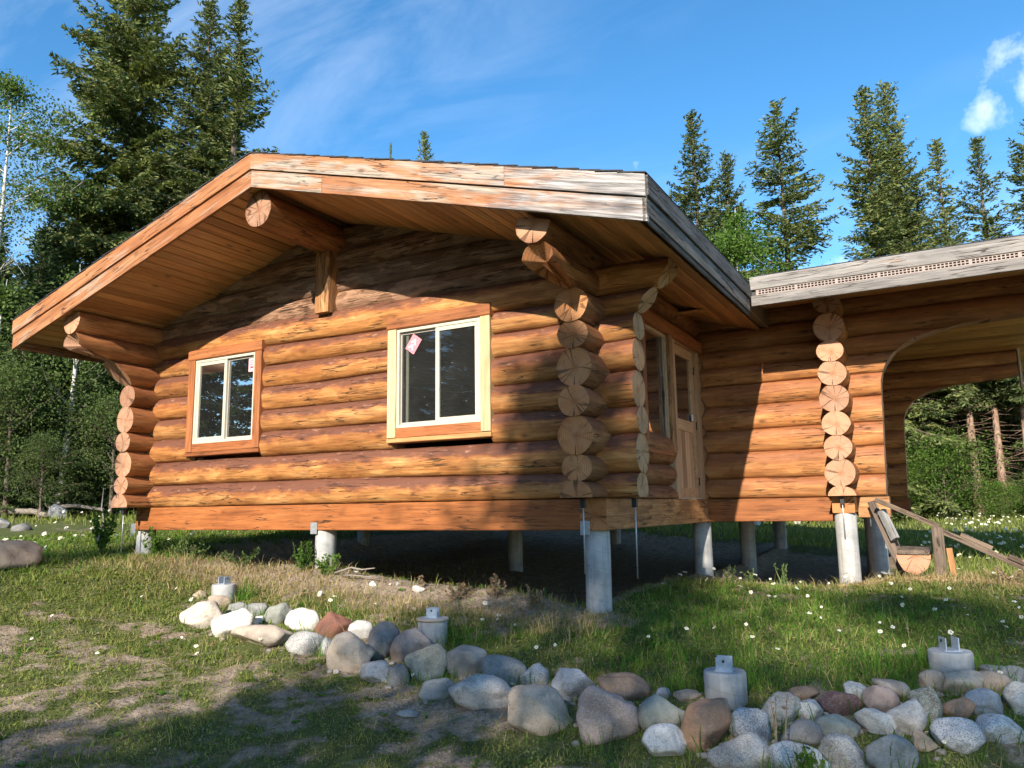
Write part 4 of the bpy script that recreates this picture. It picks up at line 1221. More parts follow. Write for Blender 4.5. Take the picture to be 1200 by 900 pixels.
s_ = .001
mk = []
for oy in (.028, -.032):
    mk += [(-.035, oy-.028, -.005, oy+.028, .011), (-.005, oy+.028, .025, oy-.028, .011), (-.025, oy-.008, .018, oy-.008, .009)]
card(wR, (-2.155, .0105, 1.955), .135, .185, R(-35), M['tag_pink'], mk, M['ink_white'])
mk = [(-.05, .05-.022*i, .05-.02*(i % 2), .05-.022*i, .007) for i in range(5)]+[(-.03, -.03, .04, -.03, .012)]
card(wL, (-4.585, .0105, 1.985), .125, .165, 0.0, M['tag_pale'], mk, M['ink_dark'])

# picture window in the side wall
sw = obj('window', ringmesh(toside, 1.12, 1.93, .875, 2.150, .035, -.06, .00, M['door']), cabin)
tag(sw, 'tall dark fixed window in the side wall beside the door')
wbox('pane', toside, 1.15, 1.90, -.040, -.034, .905, 2.12, 'glass', sw, .0005)
wbox('inner_frame', toside, 1.86, 1.895, -.032, -.012, .91, 2.115, 'pale_board', sw)
wbox('inner_frame', toside, 1.80, 1.83, -.075, -.045, .91, 2.115, 'vinyl_track', sw)
wbox('side_trim', toside, 1.02, 1.118, -.20, .045, .80, 2.152, 'trim_red', sw, .006)
wbox('side_trim', toside, 1.932, 2.045, -.20, .045, .80, 2.152, 'sill_hewn', sw, .006)
wbox('sill_trim', toside, 1.12, 1.93, -.20, .040, .755, .873, 'trim_red', sw, .006)
boxb('lintel', -.25, .055, .995, 3.27, 2.156, 2.30, 'trim_red', cabin, .01)

# door
dr = wbox('door', toside, 2.235, 3.10, -.075, -.030, .300, 2.135, 'door', cabin, .004)
# the leaf is built as stiles and rails with a light above and grooved boards below
bpy.data.objects.remove(dr)
dr = obj('door', ringmesh(toside, 2.235, 3.10, .300, 2.135, .115, -.075, -.030, M['door']), cabin)
tag(dr, 'wooden half-glazed entrance door with grooved lower panel')
wbox('lock_rail', toside, 2.35, 2.985, -.073, -.032, 1.10, 1.235, 'door', dr)
for i in range(4):
    a = 2.352+i*.1583
    wbox('panel_board', toside, a, a+.1555, -.062, -.045, .415, 1.098, 'door', dr, .004)
wbox('pane', toside, 2.35, 2.985, -.056, -.052, 1.237, 2.02, 'glass', dr, .0005)
for z in (.50, 1.20, 1.90):
    wbox('hinge', toside, 3.092, 3.108, -.032, -.016, z-.05, z+.05, 'black', dr, .002)
wbox('latch_tag', toside, 2.93, 2.985, -.030, -.026, 1.25, 1.33, 'ink_white', dr, .001)
wbox('door_post', toside, 2.100, 2.228, -.20, .010, .285, 2.154, 'door', cabin, .004)
wbox('door_post', toside, 3.107, 3.24, -.20, .010, .285, 2.154, 'door', cabin, .004)
wbox('threshold', toside, 2.23, 3.105, -.20, -.005, .286, .299, 'vinyl', cabin, .002)
wbox('door_head', toside, 2.23, 3.105, -.20, .006, 2.138, 2.155, 'door', cabin, .002)


# --- concrete posts under the house
def post_mesh(name, r, h, n=28):
    V, F, idx, sm = [], [], [], []
    zs = [0, .06, h*.33, h*.66, h-.012, h]
    for j, z in enumerate(zs):
        for k in range(n):
            a = 2*math.pi*k/n
            rr = r*(1+0.012*math.sin(3*a+z*9))+(.006 if j == 0 else 0)-(.006 if j == len(zs)-1 else 0)
            V.append((rr*math.cos(a), rr*math.sin(a), z))
    for j in range(len(zs)-1):
        for k in range(n):
            F.append((j*n+k, j*n+(k+1) % n, (j+1)*n+(k+1) % n, (j+1)*n+k))
            sm.append(True)
    F.append(tuple((len(zs)-1)*n+k for k in range(n)))
    sm.append(False)
    return mesh(name, V, F, M['concrete'], smooth=sm)


POSTS = [(-.155, .13, -.002, 1), (-3.44, .13, -.002, 1), (-6.60, .15, -.002, 1), (-.13, 3.48, -.002, 0), (1.62, 3.22, .098, 0),
         (-.13, 8.63, -.002, 0), (-3.4, 8.63, -.002, 0), (-6.49, 8.63, -.002, 0), (-3.4, 4.4, .158, 0), (-6.49, 4.4, -.002, 0), (1.62, 8.6, .098, 0), (1.80, 4.9, .098, 0), (1.62, 6.6, .098, 0), (-.13, 6.0, -.002, 0)]
for (x, y, zt, strap) in POSTS:
    g = float(ground(np.array([x]), np.array([y]))[0])-.22
    p = obj('concrete_post', post_mesh('concrete_post', .117, zt-g), cabin, (x, y, g))
    WLOC[p.name] = Vector((x, y, g))
    if strap:
        boxb('post_strap', x-.105, x-.010, -.011, -.0045, -.04, .085, 'steel', p, .002)
# adjusting rods hanging from the notches
for (x, y, z0, z1, lean) in ((-.115, -.25, .285, -.36, .0), (.22, .13, .285, -.42, .02), (1.62, 3.03, .285, -.16, 0), (1.86, 3.45, .285, -.06, .02), (-6.52, -.25, .285, -.28, 0)):
    rod = obj('hanging_rod', tube_mesh('hanging_rod', [(0, 0, z1-z0), (lean*.2, 0, 0)], [.007, .007], M['steel'], 8), cabin, (x, y, z0))
    boxb('rod_plate', x-.022, x+.022, y-.022, y+.022, z0-.085, z0-.005, 'black', rod, .002)

# ------------------------------------------------------------------ GROUND
def axis_steps(core0, core1, step, far):
    a = list(np.arange(core0, core1+1e-6, step))
    s = step
    x = core1
    while x < far:
        s *= 1.13
        x += s
        a.append(x)
    s = step
    x = core0
    while x > -far:
        s *= 1.13
        x -= s
        a.insert(0, x)
    return np.array(a)


gx = axis_steps(-8.0, 5.0, 0.05, 420)
gy = axis_steps(-5.0, 4.2, 0.05, 420)
GX, GY = np.meshgrid(gx, gy)
GZv = ground(GX, GY)
nx_, ny_ = len(gx), len(gy)
ii = np.arange(ny_-1)[:, None]*nx_+np.arange(nx_-1)[None]
Q = np.stack([ii, ii+1, ii+nx_+1, ii+nx_], -1).reshape(-1, 4)
gme = fastmesh('ground', np.stack([GX.ravel(), GY.ravel(), GZv.ravel()], 1), quads=Q, mats=M['ground'], smooth=True)
att = gme.attributes.new('sward', 'FLOAT', 'POINT')
att.data.foreach_set('value', grassy(GX, GY).ravel().astype(np.float32))
tag(obj('ground', gme), 'uneven yard of bare brown earth and patchy turf', kind='structure')

rng = np.random.default_rng(11)
CX, CY = 2.69, -6.5


def in_view(x, y, pad=0.12):
    dx, dy = x-CX, y-CY
    f = dx*math.sin(YAW)+dy*math.cos(YAW)
    s = dx*math.cos(YAW)-dy*math.sin(YAW)
    return (f > 2.2) & (np.abs(s) < f*(0.665+pad)+0.4), f


# spots already taken by stones and piers, kept clear of long grass
TAKEN = np.array([(r[0], r[1], max(r[3]*.42, .05)) for r in ROCKS[:66]]+[(-3.747, -.988, .13), (-.968, -1.312, .13), (1.492, -1.959, .13), (2.606, -1.189, .13)])


def clear_of(x, y, s=1.0):
    ok = np.ones(len(x), bool)
    for (a, b, r) in TAKEN:
        ok &= (x-a)**2+(y-b)**2 > (r*s)**2
    return ok


def blades(x, y, h, w, lean, z=None, segs=2):
    """tapered bent blades; returns V, quads, tris"""
    n = len(x)
    if z is None:
        z = ground(x, y)-0.004
    a = rng.uniform(0, 2*math.pi, n)
    la = rng.uniform(0, 2*math.pi, n)
    wx, wy = np.cos(a)*w/2, np.sin(a)*w/2
    lx, ly = np.cos(la)*lean*h, np.sin(la)*lean*h
    v0 = np.stack([x-wx, y-wy, z], 1)
    v1 = np.stack([x+wx, y+wy, z], 1)
    mx, my, mz = x+lx*.35, y+ly*.35, z+h*.6
    v2 = np.stack([mx+wx*.75, my+wy*.75, mz], 1)
    v3 = np.stack([mx-wx*.75, my-wy*.75, mz], 1)
    v4 = np.stack([x+lx, y+ly, z+h*np.sqrt(np.clip(1-lean*lean*.45, .3, 1))], 1)
    V = np.stack([v0, v1, v2, v3, v4], 1).reshape(-1, 3)
    b = np.arange(n)*5
    q = np.stack([b, b+1, b+2, b+3], 1)
    t = np.stack([b+3, b+2, b+4], 1)
    return V, q, t


def scatter(n, x0, x1, y0, y1, dens):
    x = rng.uniform(x0, x1, n)
    y = rng.uniform(y0, y1, n)
    ok, f = in_view(x, y)
    x, y, f = x[ok], y[ok], f[ok]
    k = rng.uniform(0, 1, len(x)) < dens(x, y, f)
    return x[k], y[k], f[k]


class Bag:
    def __init__(s):
        s.V, s.Q, s.T, s.n = [], [], [], 0

    def add(s, V, q=None, t=None):
        s.V.append(V)
        if q is not None and len(q):
            s.Q.append(q+s.n)
        if t is not None and len(t):
            s.T.append(t+s.n)
        s.n += len(V)

    def mesh(s, name, mat):
        return fastmesh(name, np.concatenate(s.V), np.concatenate(s.Q) if s.Q else None, np.concatenate(s.T) if s.T else None, mat)


# --- short patchy turf in front
bag, bagL, bagS = Bag(), Bag(), Bag()


def lushness(x, y):
    return np.clip(np.exp(-(((x-1.2)/2.7)**2+((y-.2)/1.6)**2))*1.1+sstep(4, 8, y)+sstep(-4.9, -6.4, x)*.7+.45*sstep(.55, .7, fbm(x*1.3, y*1.3, 77, 3)), 0, 1)


x, y, f = scatter(900000, -10, 5.5, -5.6, 4.6, lambda x, y, f: np.clip(grassy(x, y)**1.3*1.05+.03, 0, 1)*np.clip(5.2/f, .12, 1)**1.2*.55)
ok = clear_of(x, y)
x, y, f = x[ok], y[ok], f[ok]
L_ = lushness(x, y)
clump = fbm(x*6, y*6, 50, 2)
h = rng.gamma(4.0, .25, len(x))*(0.014+0.018*L_+.025*sstep(.55, .75, clump))*np.clip(f/6, .9, 1.35)
w = rng.uniform(.0035, .0065, len(x))*np.clip(f/4.5, 1, 2.6)
sel = rng.uniform(0, 1, len(x)) < L_*.7-.08
for m_, bg_ in ((sel, bagL), (~sel, bag)):
    bg_.add(*blades(x[m_], y[m_], h[m_], w[m_], rng.uniform(.2, .95, m_.sum())))
# small flat leaves of clover and plantain hugging the ground
x, y, f = scatter(420000, -9, 5.2, -5.4, 3.2, lambda x, y, f: np.clip(grassy(x, y)*.9+.06, 0, 1)*np.clip(5/f, .15, 1)**1.3*.62)
ok = clear_of(x, y, .9)
x, y, f = x[ok], y[ok], f[ok]
r_ = rng.uniform(.006, .016, len(x))*np.clip(f/5, .9, 1.8)
a_ = rng.uniform(0, 6.28, len(x))
zz = ground(x, y)+rng.uniform(.002, .022, len(x))
ux, uy = np.cos(a_)*r_, np.sin(a_)*r_
tz = rng.uniform(-.6, .6, len(x))*r_
V_ = np.stack([np.stack([x-ux, y-uy, zz-tz], 1), np.stack([x+uy*.55, y-ux*.55, zz], 1), np.stack([x+ux, y+uy, zz+tz], 1), np.stack([x-uy*.55, y+ux*.55, zz], 1)], 1).reshape(-1, 3)
b_ = np.arange(len(x))*4
(bag).add(V_, np.stack([b_, b_+1, b_+2, b_+3], 1))
# taller tufts against stones, piers and the bank
x, y, f = [], [], []
for (a, b, r) in TAKEN[:62]:
    if rng.uniform() < .8:
        n = int(rng.uniform(20, 75))
        th = rng.normal(rng.uniform(0, 6.28), .8, n)
        q = r+rng.uniform(-.02, .09, n)
        x.append(a+np.cos(th)*q)
        y.append(b+np.sin(th)*q)
x = np.concatenate(x)
y = np.concatenate(y)
h = rng.gamma(4, .25, len(x))*.085
bagL.add(*blades(x, y, h, rng.uniform(.003, .006, len(x)), rng.uniform(.1, .8, len(x))))
for (a, b, n, hh, sp) in ((1.98, -2.66, 240, .16, .07), (2.02, -2.62, 120, .13, .05), (1.10, -1.45, 260, .15, .25), (1.75, -1.55, 300, .13, .3), (.55, -1.35, 200, .12, .25), (-.75, -1.30, 320, .16, .16), (-1.05, -1.25, 200, .14, .12),
                          (2.25, -1.25, 320, .16, .18), (-3.55, -.90, 140, .2, .06), (-2.4, -.95, 500, .12, .35), (-1.2, -.9, 300, .1, .3), (.9, -.3, 400, .12, .5), (1.9, .3, 400, .12, .5), (-5.5, -.25, 300, .14, .5), (1.55, -1.75, 150, .17, .1), (1.34, -1.9, 120, .17, .06), (2.5, -1.15, 120, .16, .05)):
    x = rng.normal(a, sp, n)
    y = rng.normal(b, sp*.6, n)
    ok = clear_of(x, y, .85)
    x, y = x[ok], y[ok]
    bagL.add(*blades(x, y, rng.gamma(4, .25, len(x))*hh*.68, rng.uniform(.003, .006, len(x)), rng.uniform(.2, .9, len(x))))
# dry straw on the bank and round the mound
x, y, f = scatter(260000, -7.5, 5.0, -2.4, 3.4, lambda x, y, f: np.clip(np.exp(-((y+.45)/.42)**2)*sstep(-6.4, -5.4, x)*(1-sstep(-.3, .5, x))*1.6+np.exp(-(((x-2.9)/1.2)**2+((y-2.5)/.6)**2))+.06, 0, 1)*np.clip(6/f, .35, 1)*.55*(1-.85*sstep(-3.0, -2.6, x)*(1-sstep(-.8, -.5, x))*sstep(-.5, -.3, y)))
ok = clear_of(x, y)
x, y, f = x[ok], y[ok], f[ok]
bagS.add(*blades(x, y, rng.gamma(3, .33, len(x))*.060, rng.uniform(.003, .006, len(x))*np.clip(f/5.5, 1, 1.8), rng.uniform(.3, 1.0, len(x))))
x, y, f = scatter(160000, -6, 4.5, -5.4, -1.2, lambda x, y, f: np.full(len(x), .16)*np.clip(5/f, .3, 1))
bagS.add(*blades(x, y, rng.gamma(3, .33, len(x))*.035, rng.uniform(.002, .004, len(x)), rng.uniform(.5, 1.0, len(x))))
# leafy rosettes of plantain and dandelion among the turf
x, y, f = scatter(2600, -7.5, 4.5, -5.3, 2.0, lambda x, y, f: np.clip(.15+grassy(x, y)*.6, 0, 1)*.4)
ok = clear_of(x, y)
for (a, b) in zip(x[ok], y[ok]):
    n = int(rng.integers(5, 10))
    th = rng.uniform(0, 6.28, n)
    L = rng.uniform(.02, .055, n)
    g0 = gz0 = float(ground(np.array([a]), np.array([b]))[0])
    up = rng.uniform(.15, .8, n)
    cx_, sx_ = np.cos(th), np.sin(th)
    w_ = L*rng.uniform(.16, .30, n)
    p0 = np.stack([np.full(n, a), np.full(n, b), np.full(n, g0+.002)], 1)
    pm = np.stack([a+cx_*L*.55, b+sx_*L*.55, g0+.004+up*L*.6], 1)
    pt = np.stack([a+cx_*L, b+sx_*L, g0+.004+up*L*.55], 1)
    sd = np.stack([-sx_*w_, cx_*w_, 0*w_], 1)
    V_ = np.stack([p0, pm+sd, pt, pm-sd], 1).reshape(-1, 3)
    k_ = np.arange(n)*4
    bagL.add(V_, np.stack([k_, k_+1, k_+2, k_+3], 1))
tag(obj('grass', bag.mesh('grass', M['grass'])), 'thin olive turf and clover spread over the yard', 'grass', kind='stuff')
tag(obj('long_grass', bagL.mesh('long_grass', M['grass_lush'])), 'brighter green grass right of the cabin and in tufts between stones', 'grass', kind='stuff')
tag(obj('dry_grass', bagS.mesh('dry_grass', M['straw'])), 'straw-coloured dry grass on the bank below the gable wall', 'dry grass', kind='stuff')
# --- the meadow beyond, coarser
bagM = Bag()
x, y, f = scatter(260000, -30, 14, 2.5, 30, lambda x, y, f: np.clip(.2+grassy(x, y), 0, 1)*np.clip(9/f, .10, 1)*.9*(((x < -6.9) | (x > 2.1) | (y > 8.9)).astype(float)))
bagM.add(*blades(x, y, rng.gamma(4, .25, len(x))*.10, rng.uniform(.008, .014, len(x))*np.clip(f/9, .7, 2.4), rng.uniform(.2, .8, len(x))))
tag(obj('meadow_grass', bagM.mesh('meadow_grass', M['meadow'])), 'sunlit meadow behind the cabin and at its left', 'meadow', kind='stuff')


# --- crumbs of soil and grit on the bare places
x, y, f = scatter(60000, -6.5, 4.5, -5.2, .2, lambda x, y, f: np.clip(1.0-grassy(x, y)*1.3, 0.04, 1)*np.clip(4.5/f, .2, 1)**1.5*.42)
ok = clear_of(x, y, .8)
x, y = x[ok][:6500], y[ok][:6500]
n_ = len(x)
ph = (1+5**.5)/2
IC = np.array([(-1, ph, 0), (1, ph, 0), (-1, -ph, 0), (1, -ph, 0), (0, -1, ph), (0, 1, ph), (0, -1, -ph), (0, 1, -ph), (ph, 0, -1), (ph, 0, 1), (-ph, 0, -1), (-ph, 0, 1)])/1.9
IF = np.array([(0, 11, 5), (0, 5, 1), (0, 1, 7), (0, 7, 10), (0, 10, 11), (1, 5, 9), (5, 11, 4), (11, 10, 2), (10, 7, 6), (7, 1, 8), (3, 9, 4), (3, 4, 2), (3, 2, 6), (3, 6, 8), (3, 8, 9), (4, 9, 5), (2, 4, 11), (6, 2, 10), (8, 6, 7), (9, 8, 1)])
sz = .0025+.0095*rng.uniform(0, 1, n_)**3
P_s = IC[None]*(1+rng.uniform(-.3, .3, (n_, 12, 1)))*sz[:, None, None]*rng.uniform(.6, 1.2, (n_, 1, 3))
P_s = P_s+np.stack([x, y, ground(x, y)+sz*.3], 1)[:, None]
T_s = (IF[None]+(np.arange(n_)*12)[:, None, None]).reshape(-1, 3)
gr_ = obj('soil_crumbs', fastmesh('soil_crumbs', P_s.reshape(-1, 3), tris=T_s, mats=M['rock']))
gr_.color = (.27, .215, .165, .15)
tag(gr_, 'crumbs of dry soil and grit on the bare patches', 'soil', kind='stuff')

# --- twigs and dead stems lying on the turf
x, y, f = scatter(2600, -7, 4.5, -5.2, 2.5, lambda x, y, f: np.full(len(x), .5))
ok = clear_of(x, y)
x, y = x[ok], y[ok]
n_ = len(x)
a_ = rng.uniform(0, 6.28, n_)
l_ = rng.uniform(.015, .07, n_)
z0_ = ground(x, y)+.008
x1, y1 = x+np.cos(a_)*l_, y+np.sin(a_)*l_
z1_ = ground(x1, y1)+rng.uniform(.008, .03, n_)
w_ = rng.uniform(.0012, .003, n_)
V_ = np.stack([np.stack([x, y, z0_-w_], 1), np.stack([x, y, z0_+w_], 1), np.stack([x1, y1, z1_+w_*.6], 1), np.stack([x1-np.sin(a_)*w_*2, y1+np.cos(a_)*w_*2, z1_-w_], 1)], 1).reshape(-1, 3)
b_ = np.arange(n_)*4
tag(obj('twigs', fastmesh('twigs', V_, np.stack([b_, b_+1, b_+2, b_+3], 1), None, M['dryweed'])), 'dead twigs and stems strewn over the turf', 'twigs', kind='stuff')


# --- daisies
def daisies(x, y, f, hh):
    n = len(x)
    z = ground(x, y)
    sc = np.clip(f/6, .9, 1.9)
    R_ = (.008+.013*rng.uniform(0, 1, n)**.7)*sc
    lx, ly = rng.normal(0, .18, n)*hh, rng.normal(0, .18, n)*hh
    c = np.stack([x+lx, y+ly, z+hh], 1)
    # heads turn mostly to the sun, in front and above
    nrm = np.stack([.15+rng.normal(0, .35, n), -.55+rng.normal(0, .35, n), .9+rng.normal(0, .1, n)], 1)
    nrm /= np.linalg.norm(nrm, axis=1)[:, None]
    ax = np.cross(nrm, np.array([0, 1.0, 0.3]))
    ax /= np.linalg.norm(ax, axis=1)[:, None]
    ay = np.cross(nrm, ax)
    Vp, Qp = [], []
    K = 9
    for k in range(K):
        a = 2*math.pi*k/K+rng.uniform(-.12, .12, n)
        d = ax*np.cos(a)[:, None]+ay*np.sin(a)[:, None]
        e = -ax*np.sin(a)[:, None]+ay*np.cos(a)[:, None]
        r = R_[:, None]*rng.uniform(.85, 1.1, n)[:, None]
        wd = r*.30
        up = nrm*r*rng.uniform(-.35, .12, n)[:, None]
        Vp.append(np.stack([c+d*r*.22, c+d*r*.7+e*wd+up*.5, c+d*r+up, c+d*r*.7-e*wd+up*.5], 1).reshape(-1, 3))
    Vp = np.concatenate(Vp)
    b = np.arange(n*K)*4
    Qp = np.stack([b, b+1, b+2, b+3], 1)
    Vy, Ty = [], []
    N6 = 7
    ring = [c+(ax*math.cos(2*math.pi*k/N6)+ay*math.sin(2*math.pi*k/N6))*R_[:, None]*.30+nrm*.001 for k in range(N6)]
    Vy = np.stack(ring+[c+nrm*R_[:, None]*.18], 1).reshape(-1, 3)
    by = np.arange(n)*(N6+1)
    Ty = np.concatenate([np.stack([by+k, by+(k+1) % N6, by+N6], 1) for k in range(N6)])
    a = rng.uniform(0, 6.28, n)
    w = .0013*sc
    wx, wy = np.cos(a)*w, np.sin(a)*w
    Vs = np.stack([np.stack([x-wx, y-wy, z], 1), np.stack([x+wx, y+wy, z], 1), c+np.stack([wx, wy, 0*wx], 1)-nrm*.002, c-np.stack([wx, wy, 0*wx], 1)-nrm*.002], 1).reshape(-1, 3)
    bs = np.arange(n)*4
    Qs = np.stack([bs, bs+1, bs+2, bs+3], 1)
    V = np.concatenate([Vp, Vs, Vy])
    Q = np.concatenate([Qp, Qs+len(Vp)])
    T = Ty+len(Vp)+len(Vs)
    idx = np.concatenate([np.zeros(len(Qp)), np.ones(len(Qs)), np.full(len(T), 2)])
    return V, Q, T, idx


P_ = []


def drop(n, x0, x1, y0, y1, dens, h0, h1):
    x, y, f = scatter(n, x0, x1, y0, y1, dens)
    ok = clear_of(x, y, .8) & ((x+6.8)**2+(y+.3)**2 > .5) & ((grassy(x, y) > .2) | (rng.uniform(0, 1, len(x)) < .12) | (y > 5))
    P_.append((x[ok], y[ok], f[ok], rng.uniform(h0, h1, ok.sum())))


drop(270, -.6, 4.5, -1.4, 3.0, lambda x, y, f: np.clip(fbm(x*1.2, y*1.2, 90, 2)*1.8-.45, 0, 1), .05, .20)
drop(260, -6, 3.5, -4.8, -1.0, lambda x, y, f: np.full(len(x), .12), .02, .14)
drop(420, -11, -6.2, -2.2, 3.5, lambda x, y, f: np.clip(fbm(x*1.1, y*1.1, 91, 2)*2.4-.85, 0, 1), .06, .26)
drop(90, -3.2, -.4, -.8, -.05, lambda x, y, f: np.full(len(x), .45), .01, .08)
drop(900, 2.2, 9, 5.5, 24, lambda x, y, f: np.full(len(x), .5), .10, .22)
drop(350, -22, -8.5, 2.5, 9, lambda x, y, f: np.full(len(x), .2), .10, .26)
dx = [np.concatenate([p[i] for p in P_]) for i in range(4)]
V_, Q_, T_, I_ = daisies(*dx)
tag(obj('daisies', fastmesh('daisies', V_, Q_, T_, [M['petal'], M['stem'], M['yolk']], I_)), 'white ox-eye daisies scattered through the grass', 'daisies', kind='stuff')

# ------------------------------------------------------------------ STONES
import bmesh
_bm = bmesh.new()
bmesh.ops.create_icosphere(_bm, subdivisions=4, radius=1.0)
ICO_V = np.array([v.co[:] for v in _bm.verts])
ICO_F = np.array([[v.index for v in f.verts] for f in _bm.faces])
_bm.free()
_bm = bmesh.new()
bmesh.ops.create_icosphere(_bm, subdivisions=3, radius=1.0)
ICO3_V = np.array([v.co[:] for v in _bm.verts])
ICO3_F = np.array([[v.index for v in f.verts] for f in _bm.faces])
_bm.free()


def n3(P, s, seed):
    return (vnoise(P[:, 0]*s+seed*1.7, P[:, 1]*s+P[:, 2]*s*.63, int(seed*13) % 997)+vnoise(P[:, 1]*s+seed*2.9, P[:, 2]*s-P[:, 0]*s*.41, int(seed*29) % 991)+vnoise(P[:, 2]*s-seed, P[:, 0]*s+P[:, 1]*s*.57, int(seed*7) % 983))/3-.5


def stone(i, x, y, z, w, h, tilt, col, speck, label):
    big_ = w > .12
    P = (ICO_V if big_ else ICO3_V).copy()
    F = ICO_F if big_ else ICO3_F
    rs = np.random.default_rng(100+i)
    # facets: a few soft planes shave the ball
    n = P/np.linalg.norm(P, axis=1)[:, None]
    r = np.ones(len(P))
    for _ in range(15):
        d = rs.normal(size=3)
        d /= np.linalg.norm(d)
        lim = rs.uniform(.58, .92)
        dd = n@d
        k = np.where(dd > .2, lim/np.maximum(dd, .2), 9)
        r = -np.log(np.exp(-38*r)+np.exp(-38*k))/38
    r = r*(1+.22*n3(n, 1.3, 3.1+i*.77))+.15*n3(n, 2.8, 8.3+i*.31)+.06*n3(n, 7, 2.2+i*.5)+.022*n3(n, 17, 5.2+i*.5)
    P = n*r[:, None]
    mx = np.abs(P).max(0)
    ext = (P.max(0)-P.min(0))/2
    P = (P-(P.max(0)+P.min(0))/2)/ext
    dep = max(.62*w, .75*h)*rs.uniform(.9, 1.15)
    P = P*np.array([w/2, dep/2, h/2*1.10])
    c, s = math.cos(R(-tilt)), math.sin(R(-tilt))
    # the tilted ellipse would outgrow its outline: trim its length a little
    P = P*np.array([1.05-.05*abs(s), 1.03, 1.05-.05*abs(s)])
    P = np.stack([P[:, 0]*c-P[:, 2]*s, P[:, 1], P[:, 0]*s+P[:, 2]*c], 1)
    me = fastmesh('boulder', P, tris=F, mats=M['rock'], smooth=True)
    o = bpy.data.objects.new('boulder' if w > .16 else 'stone', me)
    o.location = (x, y, z-h*.08)
    o.rotation_euler = (0, 0, -YAW+math.atan2(-(x-CX), (y-CY))*0)
    o.color = tuple(col)+(speck,)
    COL.objects.link(o)
    return tag(o, label, 'boulder' if w > .16 else 'stone', 'boulders of the stone border' if i < 62 else None)


for i, r in enumerate(ROCKS):
    stone(i, *r)


# pebbles and broken bits of stone lying in the gaps of the border
VB, TB, nb_ = [], [], 0
rsb = np.random.default_rng(77)
for i in range(230):
    r0 = ROCKS[rsb.integers(0, 62)]
    a = rsb.uniform(0, 6.28)
    d = r0[3]*.5+rsb.uniform(-.02, .07)
    px_, py_ = r0[0]+math.cos(a)*d, r0[1]+math.sin(a)*d*.8
    sz = rsb.uniform(.008, .030)
    P = ICO3_V[:]*(1+.45*n3(ICO3_V, 1.4, i*.37+1)[:, None])
    P = P*np.array([sz, sz*rsb.uniform(.6, 1), sz*rsb.uniform(.45, .8)])
    VB.append(P+np.array([px_, py_, float(ground(np.array([px_]), np.array([py_]))[0])+sz*.2]))
    TB.append(ICO3_F+nb_)
    nb_ += len(P)
pb = obj('pebbles', fastmesh('pebbles', np.concatenate(VB), tris=np.concatenate(TB), mats=M['rock'], smooth=True))
pb.color = (.30, .27, .24, .3)
tag(pb, 'loose pebbles lying in the gaps of the stone border', 'pebbles', kind='stuff')


# ------------------------------------------------------------------ SHORT CONCRETE PIERS
def pier(x, y, top, rot, label, style):
    g = float(ground(np.array([x]), np.array([y]))[0])-.12
    e = empty('concrete_pier', (x, y, g), label, 'pier', 'short piers for a deck in front of the cabin')
    obj('shaft', post_mesh('shaft', .117, top-g), e, (x, y, g))
    c, s = math.cos(rot), math.sin(rot)

    def pl(name, u, v, z0, du, dv, h):
        m3 = Matrix.Rotation(rot, 3, 'Z')
        me = beam_mesh(du, dv, h, M['saddle'], .002)
        o = obj(name, me, e, Vector((x, y, z0))+m3 @ Vector((u-du/2, v, h/2)), m3)
        return o
    pl('saddle_base', 0, 0, top-.002, .10, .10, .008)
    a = pl('saddle_plate', 0, -.036, top+.004, .085, .006, .070)
    b = pl('saddle_plate', 0, .036, top+.004, .085, .006, .070)
    for v in (-.040, .040):
        m3 = Matrix.Rotation(rot, 3, 'Z')
        obj('bolt', tube_mesh('bolt', [(0, -.006, 0), (0, .006, 0)], [.008, .008], M['black'], 6), e, Vector((x, y, top+.055))+m3 @ Vector((.0, v, 0)), m3)
    if style == 'capped':
        obj('collar', tube_mesh('collar', [(0, 0, -.018), (0, 0, 0)], [.128, .128], M['concrete'], 28), e, (x, y, top-.004))
    return e


pier(-3.747, -.988, -.50, R(95), 'farthest short concrete pier behind the left end of the stone border', 'plain')
pier(-.968, -1.312, -.635, R(20), 'short concrete pier with a rimmed top behind the pink boulder', 'capped')
pier(1.492, -1.959, -.712, R(8), 'short round concrete pier behind the orange-brown boulder', 'plain')
pier(2.606, -1.189, -.645, R(116), 'short concrete pier with two upright plates at the right', 'plain')

